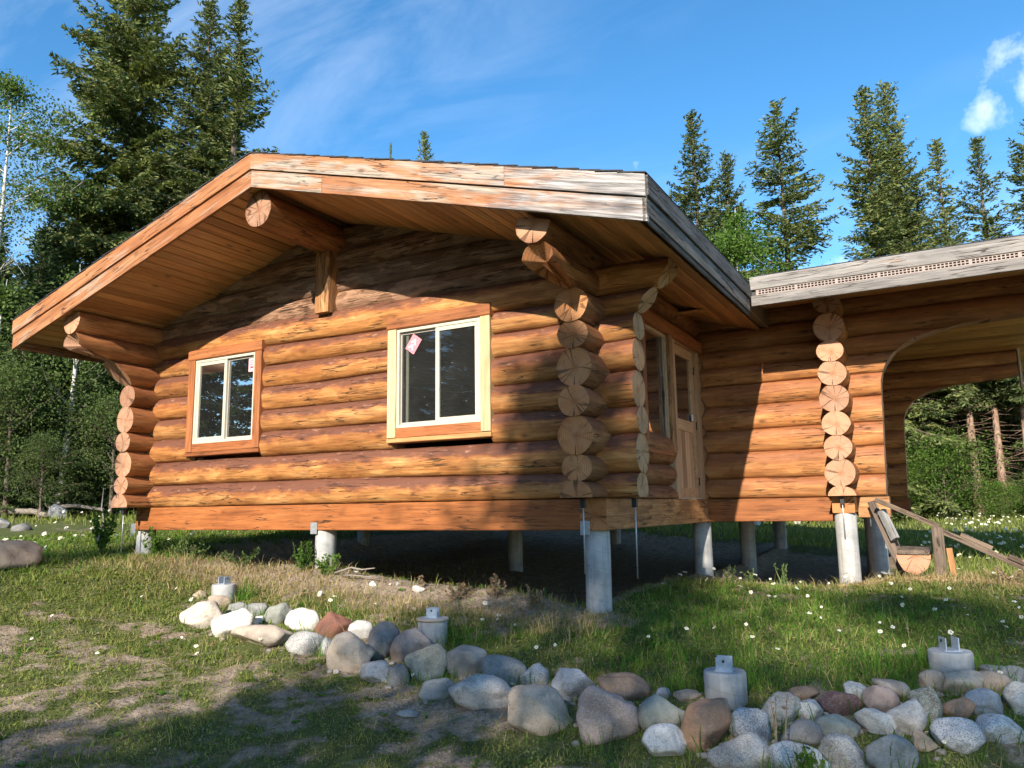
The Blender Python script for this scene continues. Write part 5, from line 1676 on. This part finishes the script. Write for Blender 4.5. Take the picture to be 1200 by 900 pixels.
# ------------------------------------------------------------------ TREES
def spruce_meshes(seed, H, Rm, base=0.06, nb=260, mat='needle', gap=0.35, sag=1.0, bark='bark', dens=1.0, tuft=.17, power=.85, topthin=0.0, dead=40, minlen=.12):
    rs = np.random.default_rng(seed)
    # trunk
    pts, rad = [], []
    bx, by = rs.normal(0, .012*H, 2)*.4
    for k in range(9):
        t = k/8
        pts.append((bx*math.sin(t*2.2), by*math.sin(t*1.7), H*t*.985))
        rad.append(max(.012, (.011*H+.03)*(1-t)**.9))
    # dead twigs along the bare stem join the trunk's mesh
    trunk_b = Bag()
    n = 9
    V = []
    for (p, r) in zip(pts, rad):
        a = np.arange(n)*2*math.pi/n
        V.append(np.stack([p[0]+np.cos(a)*r, p[1]+np.sin(a)*r, np.full(n, p[2])], 1))
    V = np.concatenate(V)
    q = np.concatenate([np.stack([i*n+np.arange(n), i*n+(np.arange(n)+1) % n, (i+1)*n+(np.arange(n)+1) % n, (i+1)*n+np.arange(n)], 1) for i in range(8)])
    trunk_b.add(V, q)
    C, D, W_, Ln = [], [], [], []           # tuft centres, directions, widths, lengths
    TW = []                                 # branch skeleton
    ph = rs.uniform(0, 6.28, 5)
    for i in range(nb):
        t = ((i+rs.uniform(0, 1))/nb)**1.12
        hz = H*(base+(1-base)*t)
        prof = (1-t)**power
        low = 1 if base < .2 else min(1.0, .35+t*4)
        L = Rm*prof*low*(.62+.5*rs.uniform())+minlen
        az = i*2.39996+rs.normal(0, .35)
        # clumps and gaps: some levels and sides stay thin
        g = .5+.5*math.sin(hz*2.3+ph[0]+math.sin(az+ph[1])*1.4)*math.sin(hz*.9+az*2+ph[2])
        if rs.uniform() < gap*(1-g):
            continue
        L *= (.68+.5*g)
        if topthin and t > .8:
            L *= 1-topthin*(t-.8)/.2*.6
        el0 = R(28)*(t**1.5)*1.6-R(16)*(1-t)*sag+rs.normal(0, .10)
        d0 = np.array([math.cos(az)*math.cos(el0), math.sin(az)*math.cos(el0), math.sin(el0)])
        side = np.array([-math.sin(az), math.cos(az), 0])
        m = max(3, int(L/.15))
        s = np.linspace(.06, 1, m)
        trx = np.interp(hz/H, np.linspace(0, 1, 9), [p[0] for p in pts])
        try_ = np.interp(hz/H, np.linspace(0, 1, 9), [p[1] for p in pts])
        droop = -(.30*sag*L)*(s**1.6)*(1-t*.8)+.16*L*s**4
        sp = np.array([trx, try_, hz])+d0*(L*s)[:, None]+np.array([0, 0, 1])*droop[:, None]
        TW.append((sp[0], sp[-1], .006+.010*L))
        for j in range(m):
            tl = (.10+.34*L*(1-s[j])**.7*(.5+.7*rs.uniform())*min(1, s[j]*4))
            for sg in (-1, 1):
                td = d0*.62+side*sg*.85+np.array([0, 0, -.30*sag+.25*t+rs.normal(0, .12)])
                td /= np.linalg.norm(td)
                kk = max(1, int(tl/.040*dens))
                u = (np.arange(kk)+rs.uniform(0, 1, kk))/kk
                c = sp[j]+td*(tl*u)[:, None]+rs.normal(0, .035, (kk, 3))
                c[:, 2] -= (u**2)*tl*.25*sag
                C.append(c)
                D.append(np.repeat(td[None], kk, 0)+rs.normal(0, .38, (kk, 3)))
            C.append(sp[j][None]+rs.normal(0, .03, (1, 3)))
            D.append(d0[None]+rs.normal(0, .35, (1, 3)))
    C = np.concatenate(C)
    D = np.concatenate(D)
    D /= np.linalg.norm(D, axis=1)[:, None]
    N = len(C)
    up = rs.normal(0, 1, (N, 3))+np.array([0, 0, .6])
    S_ = np.cross(D, up)
    S_ /= np.linalg.norm(S_, axis=1)[:, None]+1e-6
    ln = rs.uniform(.6, 1.3, N)*tuft
    wd = ln*rs.uniform(.20, .36, N)
    a = C-D*(ln*.5)[:, None]
    b = C+S_*(wd*.5)[:, None]+D*(ln*.05)[:, None]
    c2 = C+D*(ln*.5)[:, None]
    d = C-S_*(wd*.5)[:, None]+D*(ln*.05)[:, None]
    V = np.stack([a, b, c2, d], 1).reshape(-1, 3)
    k = np.arange(N)*4
    crown = fastmesh('crown', V, np.stack([k, k+1, k+2, k+3], 1), None, M[mat])
    for (p, e, r) in TW:
        dd = e-p
        o = np.cross(dd, [0, 0, 1.0])
        o = o/(np.linalg.norm(o)+1e-6)*r
        w = np.array([0, 0, r])
        Vt = np.array([p+o, p-o*.5+w, p-o*.5-w, e])
        trunk_b.add(Vt, None, np.array([[0, 1, 3], [1, 2, 3], [2, 0, 3]]))
    for i in range(dead):
        hz = rs.uniform(.08, max(.12, base))*H
        az = rs.uniform(0, 6.28)
        L = rs.uniform(.3, 1.3)
        p = np.array([0, 0, hz])
        e = p+np.array([math.cos(az)*L, math.sin(az)*L, rs.uniform(-.5, .1)*L])
        o = np.cross(e-p, [0, 0, 1.0])
        o = o/np.linalg.norm(o)*.014
        trunk_b.add(np.array([p+o, p-o, p+[0, 0, .02], e]), None, np.array([[0, 1, 3], [1, 2, 3], [2, 0, 3]]))
    trunk = trunk_b.mesh('trunk', M[bark])
    return trunk, crown


def leafy_meshes(seed, H, crown_r, crown_z0, mat='aspen', bark='bark_birch', nl=9000, leaf=.075, limbs=26, sparse=0.0, shape=.8, trunk_r=None, bare=0):
    rs = np.random.default_rng(seed)
    tb = Bag()
    tr = trunk_r or .010*H+.02

    def tube(P, rr, n=6):
        P = np.array(P)
        V = []
        for p, r in zip(P, rr):
            a = np.arange(n)*2*math.pi/n
            V.append(np.stack([p[0]+np.cos(a)*r, p[1]+np.sin(a)*r, np.full(n, p[2])], 1))
        q = np.concatenate([np.stack([i*n+np.arange(n), i*n+(np.arange(n)+1) % n, (i+1)*n+(np.arange(n)+1) % n, (i+1)*n+np.arange(n)], 1) for i in range(len(P)-1)])
        tb.add(np.concatenate(V), q)
    off = rs.normal(0, .02*H, 2)
    if trunk_r != 0:
        T = [(off[0]*math.sin(t*2.5), off[1]*math.sin(t*2), H*t*.96) for t in np.linspace(0, 1, 8)]
        tube(T, [tr*(1-t)**.8+.006 for t in np.linspace(0, 1, 8)], 8)
    cl = []
    for i in range(limbs+bare):
        t = rs.uniform(0, 1) if i < limbs else rs.uniform(-.5, .3)
        z0 = crown_z0+(H-crown_z0)*max(t, -.35)*.9
        az = i*2.4+rs.normal(0, .4)
        L = crown_r*(math.sin(math.pi*min(1, max(.06, .12+t*.88))**shape))*(.55+.6*rs.uniform()) if i < limbs else crown_r*rs.uniform(.5, 1.0)
        p = np.array([off[0]*math.sin(z0/H*2.5), off[1]*math.sin(z0/H*2), z0])
        e = p+np.array([math.cos(az)*L, math.sin(az)*L, L*rs.uniform(.1, .75)])
        mid = (p+e)/2+np.array([0, 0, .1*L])
        tube([p, mid, e], [.012+.010*L, .009+.005*L, .004], 4)
        for s in range(4 if i < limbs else 6):
            u = rs.uniform(.3, 1)
            b = p+(e-p)*u
            f_ = b+rs.normal(0, .30*L+.06, 3)
            tube([b, f_], [.006, .003], 3)
            if i < limbs:
                cl.append((f_, .14+.15*L))
        if i < limbs:
            cl.append((e, .16+.16*L))
            cl.append((mid, .10+.12*L))
    cen = np.array([c[0] for c in cl])
    sg = np.array([c[1] for c in cl])
    pk = rs.integers(0, len(cl), nl)
    C = cen[pk]+rs.normal(0, 1, (nl, 3))*sg[pk][:, None]*np.array([1, 1, .75])
    D = rs.normal(0, 1, (nl, 3))
    D /= np.linalg.norm(D, axis=1)[:, None]
    S_ = np.cross(D, rs.normal(0, 1, (nl, 3)))
    S_ /= np.linalg.norm(S_, axis=1)[:, None]+1e-6
    ln = rs.uniform(.6, 1.25, nl)*leaf
    V = np.stack([C-D*(ln*.5)[:, None], C+S_*(ln*.36)[:, None], C+D*(ln*.5)[:, None], C-S_*(ln*.36)[:, None]], 1).reshape(-1, 3)
    k = np.arange(nl)*4
    crown = fastmesh('crown', V, np.stack([k, k+1, k+2, k+3], 1), None, M[mat])
    return tb.mesh('trunk', M[bark]), crown


def gz(x, y):
    return float(ground(np.array([x]), np.array([y]))[0])


def plant_tree(name, meshes, x, y, sc, rot, label, cat='tree', group=None, zsc=None, sink=.05, parts=('trunk', 'crown'), mat=None):
    e = empty(name, (x, y, gz(x, y)-sink), label, cat, group)
    e.rotation_euler = (0, 0, rot)
    e.scale = (sc, sc, zsc or sc)
    for n_, me in zip(parts, meshes):
        o = bpy.data.objects.new(n_, me)
        COL.objects.link(o)
        o.parent = e
    return e


SP = {
    'broad': spruce_meshes(1, 20, 4.2, .05, 480, gap=.5, sag=1.25, power=.55, tuft=.23, dens=1.25),
    'full': spruce_meshes(2, 19, 3.5, .05, 470, gap=.55, sag=1.1, power=.62, tuft=.22, dens=1.15),
    'spire': spruce_meshes(3, 18, 3.1, .05, 420, gap=.7, sag=1.0, power=.75, tuft=.21, dens=1.2),
    'ragged': spruce_meshes(4, 18, 3.6, .08, 380, gap=.9, sag=1.3, power=.65, tuft=.22, dens=1.15),
    'slim': spruce_meshes(5, 17, 2.3, .10, 330, gap=.8, sag=.9, power=.68, tuft=.20, dens=1.3),
    'pine': spruce_meshes(6, 12, 2.0, .42, 200, gap=.5, sag=1.2, power=.6, tuft=.20, bark='bark_pine', dead=110, dens=1.2),
    'dark': spruce_meshes(7, 12, 2.8, .03, 340, mat='needle_dark', gap=.4, sag=1.0, power=.75, tuft=.22, dens=1.1),
    'young': spruce_meshes(8, 6, 1.5, .03, 200, mat='needle', gap=.3, sag=.7, power=.9, tuft=.15, dens=.9),
}
LF = {
    'birch': leafy_meshes(21, 13.0, 2.0, 7.2, 'aspen', 'bark_birch', 9000, .085, 26, bare=12, trunk_r=.10),
    'aspen': leafy_meshes(22, 9.5, 1.9, 3.0, 'bushleaf', 'bark_birch', 15000, .085, 40),
    'willow': leafy_meshes(23, 4.2, 1.5, .9, 'duskleaf', 'bark', 9000, .065, 34),
    'sapling': leafy_meshes(24, 6.5, 1.3, 1.2, 'aspen', 'bark_birch', 8000, .07, 30, bare=6),
    'bush': leafy_meshes(25, 2.6, 1.5, .25, 'bushleaf', 'bark', 12000, .060, 44, trunk_r=.02),
    'shade': leafy_meshes(27, 11.0, 2.0, 4.6, 'aspen', 'bark', 12000, .15, 24),
    'poplar': leafy_meshes(26, 5.5, 1.0, 1.4, 'aspen', 'bark_birch', 5000, .085, 26),
}


def spruce(kind, x, y, top, rot, label, group=None, wide=1.0, name='spruce_tree'):
    me = SP[kind]
    H0 = {'broad': 20, 'full': 19, 'spire': 18, 'ragged': 18, 'slim': 17, 'pine': 12, 'dark': 12, 'young': 6}[kind]
    zsc = (top-gz(x, y)+.05)/H0
    return plant_tree(name, me, x, y, zsc*wide, rot, label, 'tree', group, zsc)


# the tall group at the upper left
spruce('broad', -21.3, 8.9, 21.4, .3, 'broad tall spruce at the upper left with its top cut by the frame', wide=1.0)
spruce('full', -19.0, 10.3, 18.4, 2.0, 'middle spruce of the tall group at the upper left', wide=1.0)
spruce('spire', -17.3, 10.5, 18.0, 4.0, 'right-hand pointed spruce of the tall group at the upper left', wide=1.15)
spruce('ragged', -22.5, 13.5, 17.5, 1.0, 'spruce half hidden behind the tall group at the upper left', wide=1.1)
plant_tree('birch_tree', LF['birch'], -19.5, 4.0, 1.0, .5, 'pale-trunked birch with bare lower twigs at the left edge', 'tree')
spruce('dark', -20.2, 6.2, 9.4, .8, 'dark spruce between the birch and the tall group')
spruce('young', -21.5, 7.6, 10.2, 2.2, 'slender dark spruce tip rising behind the left eave', wide=.8)
# tips above the ridge
spruce('spire', -22.2, 27.8, 21.7, .2, 'spruce tip peeping over the roof ridge', wide=.8)
spruce('slim', -23.9, 26.9, 21.2, 2.2, 'thin bare spruce tip just left of the one over the roof ridge', wide=.22)
# right-hand skyline
spruce('spire', -4.2, 18.5, 13.7, 1.1, 'leftmost spruce of the skyline right of the gable', wide=1.15)
spruce('full', -3.3, 20.3, 12.8, 3.3, 'round-topped spruce second from the left in the right skyline', wide=.95)
spruce('ragged', -1.35, 20.0, 14.2, 5.1, 'wide-branched spruce behind the green aspen in the right skyline', wide=1.15)
spruce('spire', 1.04, 22.4, 14.9, .4, 'left of the two tallest twin spruces in the right skyline', wide=1.15)
spruce('full', 1.9, 23.9, 15.8, 2.6, 'right of the two tallest twin spruces in the right skyline', wide=.92)
spruce('ragged', 2.6, 24.8, 12.2, 4.4, 'lower bushy spruce right of the twin spruces', wide=1.0)
spruce('slim', 3.35, 26.2, 14.0, 1.9, 'slim spruce just right of the bushy one in the right skyline', wide=1.1)
spruce('slim', 4.8, 25.9, 13.7, 4.1, 'thin spruce near the right edge of the skyline', wide=1.15)
spruce('ragged', 6.1, 24.3, 13.2, 3.0, 'spruce cut by the right edge of the picture', wide=1.1)
plant_tree('aspen_tree', LF['aspen'], -2.1, 16.0, 1.02, .7, 'bright green aspen above the junction of the two roofs', 'tree')
plant_tree('aspen_tree', LF['poplar'], -1.3, 17.6, 1.42, 1.7, 'smaller green aspen right of the bright one behind the roofs', 'tree')
# forest seen through the half arch
for (k, x, y, top, rot, wd, lab) in (('pine', 3.45, 22.0, 8.6, 0.4, 1.25, 'pale-trunked conifer in the middle of the arch opening'), ('pine', 3.10, 23.2, 8.4, 2.4, 1.2, 'reddish trunk just left of the pale one in the arch opening'),
                                     ('pine', 4.15, 22.3, 8.2, 4.1, 1.2, 'grey trunk right of the pale one in the arch opening'), ('pine', 4.85, 22.0, 8.4, 5.0, 1.1, 'rightmost trunk in the arch opening'),
                                     ('full', 2.3, 24.5, 8.0, 1.2, 1.5, 'dense green spruce filling the left of the arch opening'), ('dark', 1.2, 27.0, 8.2, 3.1, 1.4, 'dark spruce behind the left edge of the arch opening')):
    spruce(k, x, y, top, rot, lab, wide=wd)
GB = 'dense spruces deep in the forest behind the cabin'
for i, (x, y, top) in enumerate(((4.0, 28.5, 9), (6.0, 26.5, 8.4), (2.5, 31, 9.2), (7.8, 28, 9), (5.2, 32.5, 9.5), (-.8, 31, 8.4), (-3.8, 33, 8), (8.5, 23.5, 8), (0, 26, 7.5))):
    spruce('dark', x, y, top, i*1.7, 'dark spruce deep in the forest behind the cabin', GB, wide=1.5)
plant_tree('bush', LF['bush'], 2.55, 20.8, 1.0, .5, 'leafy green bush low at the left of the arch opening', 'bush')
plant_tree('bush', LF['bush'], 1.2, 20.6, .85, 2.5, 'green bush behind the wing at the meadow edge', 'bush')
plant_tree('bush', LF['bush'], 4.0, 21.3, .45, 3.9, 'small green bush at the foot of the trunks in the arch opening', 'bush')
plant_tree('bush', LF['bush'], 5.0, 21.2, .5, 1.4, 'small green bush at the right edge of the meadow', 'bush')
# forest and undergrowth left of the cabin
GL = 'dark spruces in the forest left of the cabin'
for i, (x, y, top) in enumerate(((-19.0, 5.2, 8.2), (-17.5, 7.4, 7.4), (-22, 3.5, 8.6), (-24, 6.5, 9.5), (-18.2, 9.0, 8.0), (-26, 4.0, 9), (-25, 9.0, 10), (-16.0, 8.8, 6.5), (-28, 7, 11), (-27, 12, 10), (-15.8, 5.2, 5.2), (-17.2, 4.0, 5.6), (-14.2, 6.6, 5.0), (-18.8, 2.6, 6.0), (-20.8, 4.8, 8.8))):
    spruce('dark', x, y, top, i*2.1, 'dark spruce in the forest left of the cabin', GL, wide=1.1)
for i, (k, x, y, s, lab) in enumerate((('sapling', -15.2, 5.6, .95, 'pale green sapling right beside the left log corner'), ('sapling', -16.6, 4.8, 1.05, 'pale green sapling left of the log corner'), ('willow', -14.6, 4.9, .75, 'grey-green willow low beside the left log corner'),
                                       ('willow', -16.6, 3.6, .95, 'grey-green willow at the left forest edge'), ('willow', -18.3, 3.3, 1.05, 'grey-green willow at the far left below the birch'), ('poplar', -18.6, 4.6, 1.2, 'young aspen among the dark spruces at the left'),
                                       ('sapling', -20.0, 2.6, 1.0, 'pale green sapling cut by the left edge'), ('bush', -13.2, 5.6, .7, 'green bush behind the left corner of the cabin'), ('willow', -15.0, 3.5, .5, 'low grey-green bush at the left edge of the meadow'))):
    plant_tree({'sapling': 'sapling', 'willow': 'willow_bush', 'poplar': 'aspen_tree', 'bush': 'bush'}[k], LF[k], x, y, s, i*1.3, lab, 'bush' if k in ('willow', 'bush') else 'tree')
# green seen under the floor, behind the cabin
for i, (x, y, s, lab) in enumerate(((-12.5, 10.6, .55, 'bush behind the cabin seen under the left of the floor'), (-9.6, 12.5, .6, 'bush behind the cabin seen under the floor by the middle post'), (-6.5, 14.5, .6, 'bush behind the cabin seen under the floor right of the middle post'),
                                   (-14.5, 9.6, .5, 'bush behind the cabin seen beside the left post'))):
    plant_tree('bush', LF['bush'], x, y, s, i*.9, lab, 'bush')
# trees behind the viewer: they shade the yard and stand in the window panes
GV = 'trees behind the viewer'
for i, (x, y, s, w, lab) in enumerate(((1.80, -18.0, 1.21, .80, 'leafy tree behind the viewer that shades the corner of the cabin'), (.75, -16.0, .74, 1.0, 'small leafy tree behind the viewer that shades the foreground'), (-.9, -15.2, .62, 1.1, 'smallest leafy tree behind the viewer'), (9.2, -19.0, 1.1, 1.0, 'rightmost leafy tree behind the viewer'))):
    plant_tree('leafy_tree', LF['shade'], x, y, s*w, i*1.9, lab, 'tree', GV, zsc=s)
for i, (x, y, s, lab) in enumerate(((4.7, -18.6, .92, 'birch behind the viewer that dapples the grass at the right'), (6.9, -18.4, .95, 'second birch behind the viewer at the right'))):
    plant_tree('birch_tree', LF['birch'], x, y, s, i*1.9, lab, 'tree', GV)
GV2 = 'forest edge far behind the viewer'
for i in range(17):
    a_ = R(178+i*6.2)
    rr = 33+4*((i*7) % 3)
    spruce(('full', 'broad', 'dark', 'spire')[i % 4], -3+rr*math.cos(a_), rr*math.sin(a_), 13.5+1.5*((i*5) % 4), i*1.1, 'spruce in the forest edge far behind the viewer', GV2, wide=1.35 if i % 4 != 2 else 1.0)

# ------------------------------------------------------------------ ODDMENTS BESIDE THE WING
# slanting rail on its post
rail = empty('stair_stringer', (2.55, 2.98, -.6), 'weathered board sloping down from the wing to the right on a short post', 'stringer')
beam('board', (1.96, 3.02, .245), (2.56, 2.98, -.055), .05, .05, 'old_board', rail, .004)
beam('board', (2.50, 2.955, -.060), (3.75, 2.90, -.70), .045, .06, 'old_board', rail, .004)
beam('cleat', (2.75, 2.93, -.130), (3.02, 2.92, -.27), .03, .04, 'old_board', rail, .004)
beam('cleat', (3.15, 2.90, -.345), (3.42, 2.89, -.48), .03, .05, 'old_board', rail, .004)
boxb('post', 2.485, 2.595, 2.86, 2.945, -.80, -.058, 'old_board', rail, .006)
# split log half, cut face to the viewer
seat_g = gz(2.29, 2.9)
hl = []
sb = empty('split_log', (2.29, 3.15, seat_g), 'half log with its pale sawn end facing the yard, lying beside the wing post', 'log')
V, F, idx, sm = [], [], [], []
n = 22
for i, yy in enumerate((2.78, 3.05, 3.35, 3.62)):
    for k in range(n):
        a = math.pi+math.pi*k/(n-1)
        V.append((2.298+math.cos(a)*.162, yy, -.335+math.sin(a)*.205*(1+.04*math.sin(k*1.3))))
for i in range(3):
    for k in range(n-1):
        F.append((i*n+k, i*n+k+1, (i+1)*n+k+1, (i+1)*n+k))
        idx.append(0)
        sm.append(True)
b = len(V)
V += [V[k] for k in range(n)]
F.append(tuple(b+k for k in range(n)))
idx.append(1)
sm.append(False)
b = len(V)
V += [V[3*n+k] for k in range(n)]
F.append(tuple(b+k for k in range(n-1, -1, -1)))
idx.append(1)
sm.append(False)
M['bark_log'] = mk_bark('log bark', (0.04, 0.03, 0.025), (0.09, 0.065, 0.05), (0.15, 0.11, 0.085))
Vl = [(v[1]-2.78, -(v[0]-2.298), v[2]+.335) for v in V]
obj('half_log', mesh('half_log', Vl, F, [M['bark_log'], M['end']], idx, sm), sb, (2.298, 2.78, -.335), Matrix.Rotation(math.pi/2, 3, 'Z'))
boxb('slab', 2.145, 2.452, 2.76, 3.63, -.333, -.290, 'old_board', sb, .006)
# boards leaning under the wing
ln = empty('leaning_plank', (2.15, 3.15, -.6), 'dark plank leaning from the wing sill down to the half log', 'plank')
beam('board', (1.90, 3.30, .22), (2.18, 3.02, -.55), .09, .035, 'old_board', ln, .004, up=Vector((0, -1, .3)))
of = empty('timber_offcut', (2.06, 3.0, -.1), 'short pale timber offcut hanging behind the leaning plank', 'timber')
beam('block', (2.005, 3.16, .12), (2.125, 3.05, -.19), .06, .09, 'fascia_silver', of, .008)
of2 = empty('old_offcut', (2.15, 3.1, -.5), 'grey board end below the pale offcut', 'board')
beam('board', (2.10, 3.25, -.22), (2.20, 3.12, -.55), .08, .03, 'old_board', of2, .004)
bk = empty('orange_board_end', (2.66, 3.02, -.6), 'orange board end standing behind the post of the sloping board', 'board')
beam('board', (2.655, 3.05, -.62), (2.63, 3.07, -.28), .06, .03, 'sill_hewn', bk, .004)
# the mound of chips and earth at the half log
V, Q = [], []
nC = 1500
cx_ = rng.normal(2.35, .34, nC)
cy_ = rng.normal(2.62, .16, nC)
cz_ = ground(cx_, cy_)+.005
a = rng.uniform(0, 6.28, nC)
l_, w_ = rng.uniform(.008, .030, nC), rng.uniform(.004, .012, nC)
ux, uy = np.cos(a), np.sin(a)
tz = rng.uniform(-.4, .4, nC)*l_
Vc = np.stack([np.stack([cx_-ux*l_-uy*w_, cy_-uy*l_+ux*w_, cz_-tz+.004], 1), np.stack([cx_+ux*l_-uy*w_, cy_+uy*l_+ux*w_, cz_+tz+.004], 1), np.stack([cx_+ux*l_+uy*w_, cy_+uy*l_-ux*w_, cz_+tz+.012], 1), np.stack([cx_-ux*l_+uy*w_, cy_-uy*l_-ux*w_, cz_-tz+.012], 1)], 1).reshape(-1, 3)
kk = np.arange(nC)*4
tag(obj('wood_chips', fastmesh('wood_chips', Vc, np.stack([kk, kk+1, kk+2, kk+3], 1), None, M['chips'])), 'pale wood chips scattered on the earth below the half log', 'wood chips', kind='stuff')

# ------------------------------------------------------------------ WEEDS
def weed(name, x, y, h, n, spread, lmat, label, cat='weed', group=None, leaf=.03, per=9):
    rs = np.random.default_rng(int(abs(x*1000+y*77)) % 9999)
    g = gz(x, y)-.01
    e = empty(name, (x, y, g), label, cat, group)
    st, lf = Bag(), Bag()
    for i in range(n):
        az = rs.uniform(0, 6.28)
        hh = h*rs.uniform(.55, 1.1)
        d = np.array([math.cos(az)*spread*rs.uniform(.2, 1), math.sin(az)*spread*rs.uniform(.2, 1), hh])
        p0 = np.array([x+rs.normal(0, .02), y+rs.normal(0, .02), g])
        ts = np.linspace(0, 1, 5)
        P = p0+d*ts[:, None]+np.array([0, 0, -.15*hh])*(ts**2)[:, None]*rs.uniform(0, 1)
        r = .0028
        for a in range(4):
            q0, q1 = P[a], P[a+1]
            o = np.array([r, 0, 0])
            o2 = np.array([0, r, 0])
            st.add(np.array([q0-o, q0+o, q1+o, q1-o, q0-o2, q0+o2, q1+o2, q1-o2]), np.array([[0, 1, 2, 3], [4, 5, 6, 7]]))
        for k in range(per):
            u = rs.uniform(.25, 1)
            c = p0+d*u
            D = rs.normal(0, 1, 3)+np.array([0, 0, .3])
            D /= np.linalg.norm(D)
            S_ = np.cross(D, rs.normal(0, 1, 3))
            S_ /= np.linalg.norm(S_)
            L = leaf*rs.uniform(.6, 1.3)
            lf.add(np.array([c, c+D*L*.5+S_*L*.28, c+D*L, c+D*L*.5-S_*L*.28]), np.array([[0, 1, 2, 3]]))
    obj('stems', st.mesh('stems', M['stem'] if lmat != 'dryweed' else M['twig']), e)
    obj('leaves', lf.mesh('leaves', M[lmat]), e)
    return e


for (x, y, h, n, sp, m_, lab, leaf, per) in (
        (-3.55, -.10, .34, 16, .14, 'bushleaf', 'leafy green weed left of the middle front post', .045, 22),
        (-3.15, -.16, .22, 14, .16, 'bushleaf', 'bushy green weed right of the middle front post', .04, 18),
        (-7.12, -.12, .62, 18, .18, 'bushleaf', 'tall green weeds beside the left front post', .06, 26),
        (-6.12, -.02, .34, 12, .2, 'bushleaf', 'green weeds right of the left front post', .05, 20),
        (-5.6, .0, .26, 14, .3, 'duskleaf', 'grey-green weeds at the dark edge under the floor', .04, 16),
        (-4.6, .0, .22, 12, .3, 'duskleaf', 'low weeds at the dark edge left of the middle post', .04, 16),
        (-1.05, -.18, .20, 12, .12, 'dryweed', 'withered brown weed on the bank left of the corner post', .03, 22),
        (-1.40, -.28, .16, 14, .18, 'dryweed', 'withered tuft in the middle of the bank', .03, 18),
        (-.62, -.22, .20, 12, .14, 'dryweed', 'withered weed nearest the corner post', .03, 20),
        (-1.95, -.12, .16, 5, .06, 'dryweed', 'small dry seed heads at the lip of the bank', .03, 14),
        (.95, 2.75, .30, 7, .12, 'duskleaf', 'flowering weed left of the wing post', .03, 14),
        (.35, 2.85, .22, 8, .12, 'duskleaf', 'weed right of the side-wall post', .03, 14),
        (.62, 2.75, .20, 7, .12, 'duskleaf', 'low weed between the two right-hand posts', .03, 14),
        (3.1, 2.45, .22, 18, .35, 'dryweed', 'dry brown weeds below the sloping board', .03, 18),
        (3.55, 2.55, .24, 16, .3, 'dryweed', 'dry weeds at the right end of the sloping board', .03, 18),
        (1.86, -2.52, .42, 4, .05, 'dryweed', 'thin dry stems standing in front of the dark grey stone', .02, 10),
        (2.02, -2.62, .14, 26, .07, 'bushleaf', 'dense dark green tuft at the bottom edge among the stones', .025, 22),
        (.75, -1.10, .14, 14, .10, 'bushleaf', 'small leafy weed in the grass right of the corner post', .03, 14)):
    weed('weed', x, y, h, n, sp, m_, lab, leaf=leaf, per=per)
# dead branch by the left corner and roots on the bank
br = obj('dead_branch', tube_mesh('dead_branch', [(-6.95, -.3, -.12), (-7.6, 0.2, .10), (-8.3, .6, .30), (-8.9, 1.0, .62)], [.012, .013, .011, .005], M['twig'], 6))
tag(br, 'thin bare branch leaning left of the left log corner', 'branch')
rt = obj('dead_root', tube_mesh('dead_root', [(-3.05, -.15, -.44), (-2.85, -.12, -.38), (-2.72, -.10, -.40), (-2.55, -.10, -.38)], [.012, .011, .009, .005], M['twig'], 6))
tag(rt, 'grey dead root sticking out of the bank right of the middle post', 'root')
rt = obj('dead_root', tube_mesh('dead_root', [(-2.95, -.15, -.46), (-2.75, -.20, -.45), (-2.45, -.15, -.47)], [.010, .009, .005], M['twig'], 6))
tag(rt, 'lower grey root lying along the bank right of the middle post', 'root')
# fallen logs and brush at the left forest edge
for i, (x0, y0, x1, y1, z, r, lab) in enumerate(((-17.2, 4.2, -14.6, 3.4, .30, .07, 'pale fallen pole at the left forest edge'), (-18.4, 3.3, -15.6, 3.9, .38, .09, 'grey fallen trunk at the left forest edge'), (-16.3, 4.4, -14.4, 4.6, .5, .05, 'thin fallen pole leaning on the others at the left'))):
    o = obj('fallen_log', tube_mesh('fallen_log', [(x0, y0, gz(x0, y0)+z*.5), ((x0+x1)/2, (y0+y1)/2, z*.5+gz(x0, y0)+.02), (x1, y1, gz(x1, y1)+z*.4)], [r, r*.9, r*.7], M['twig'], 8))
    tag(o, lab, 'log', 'fallen poles at the left forest edge')
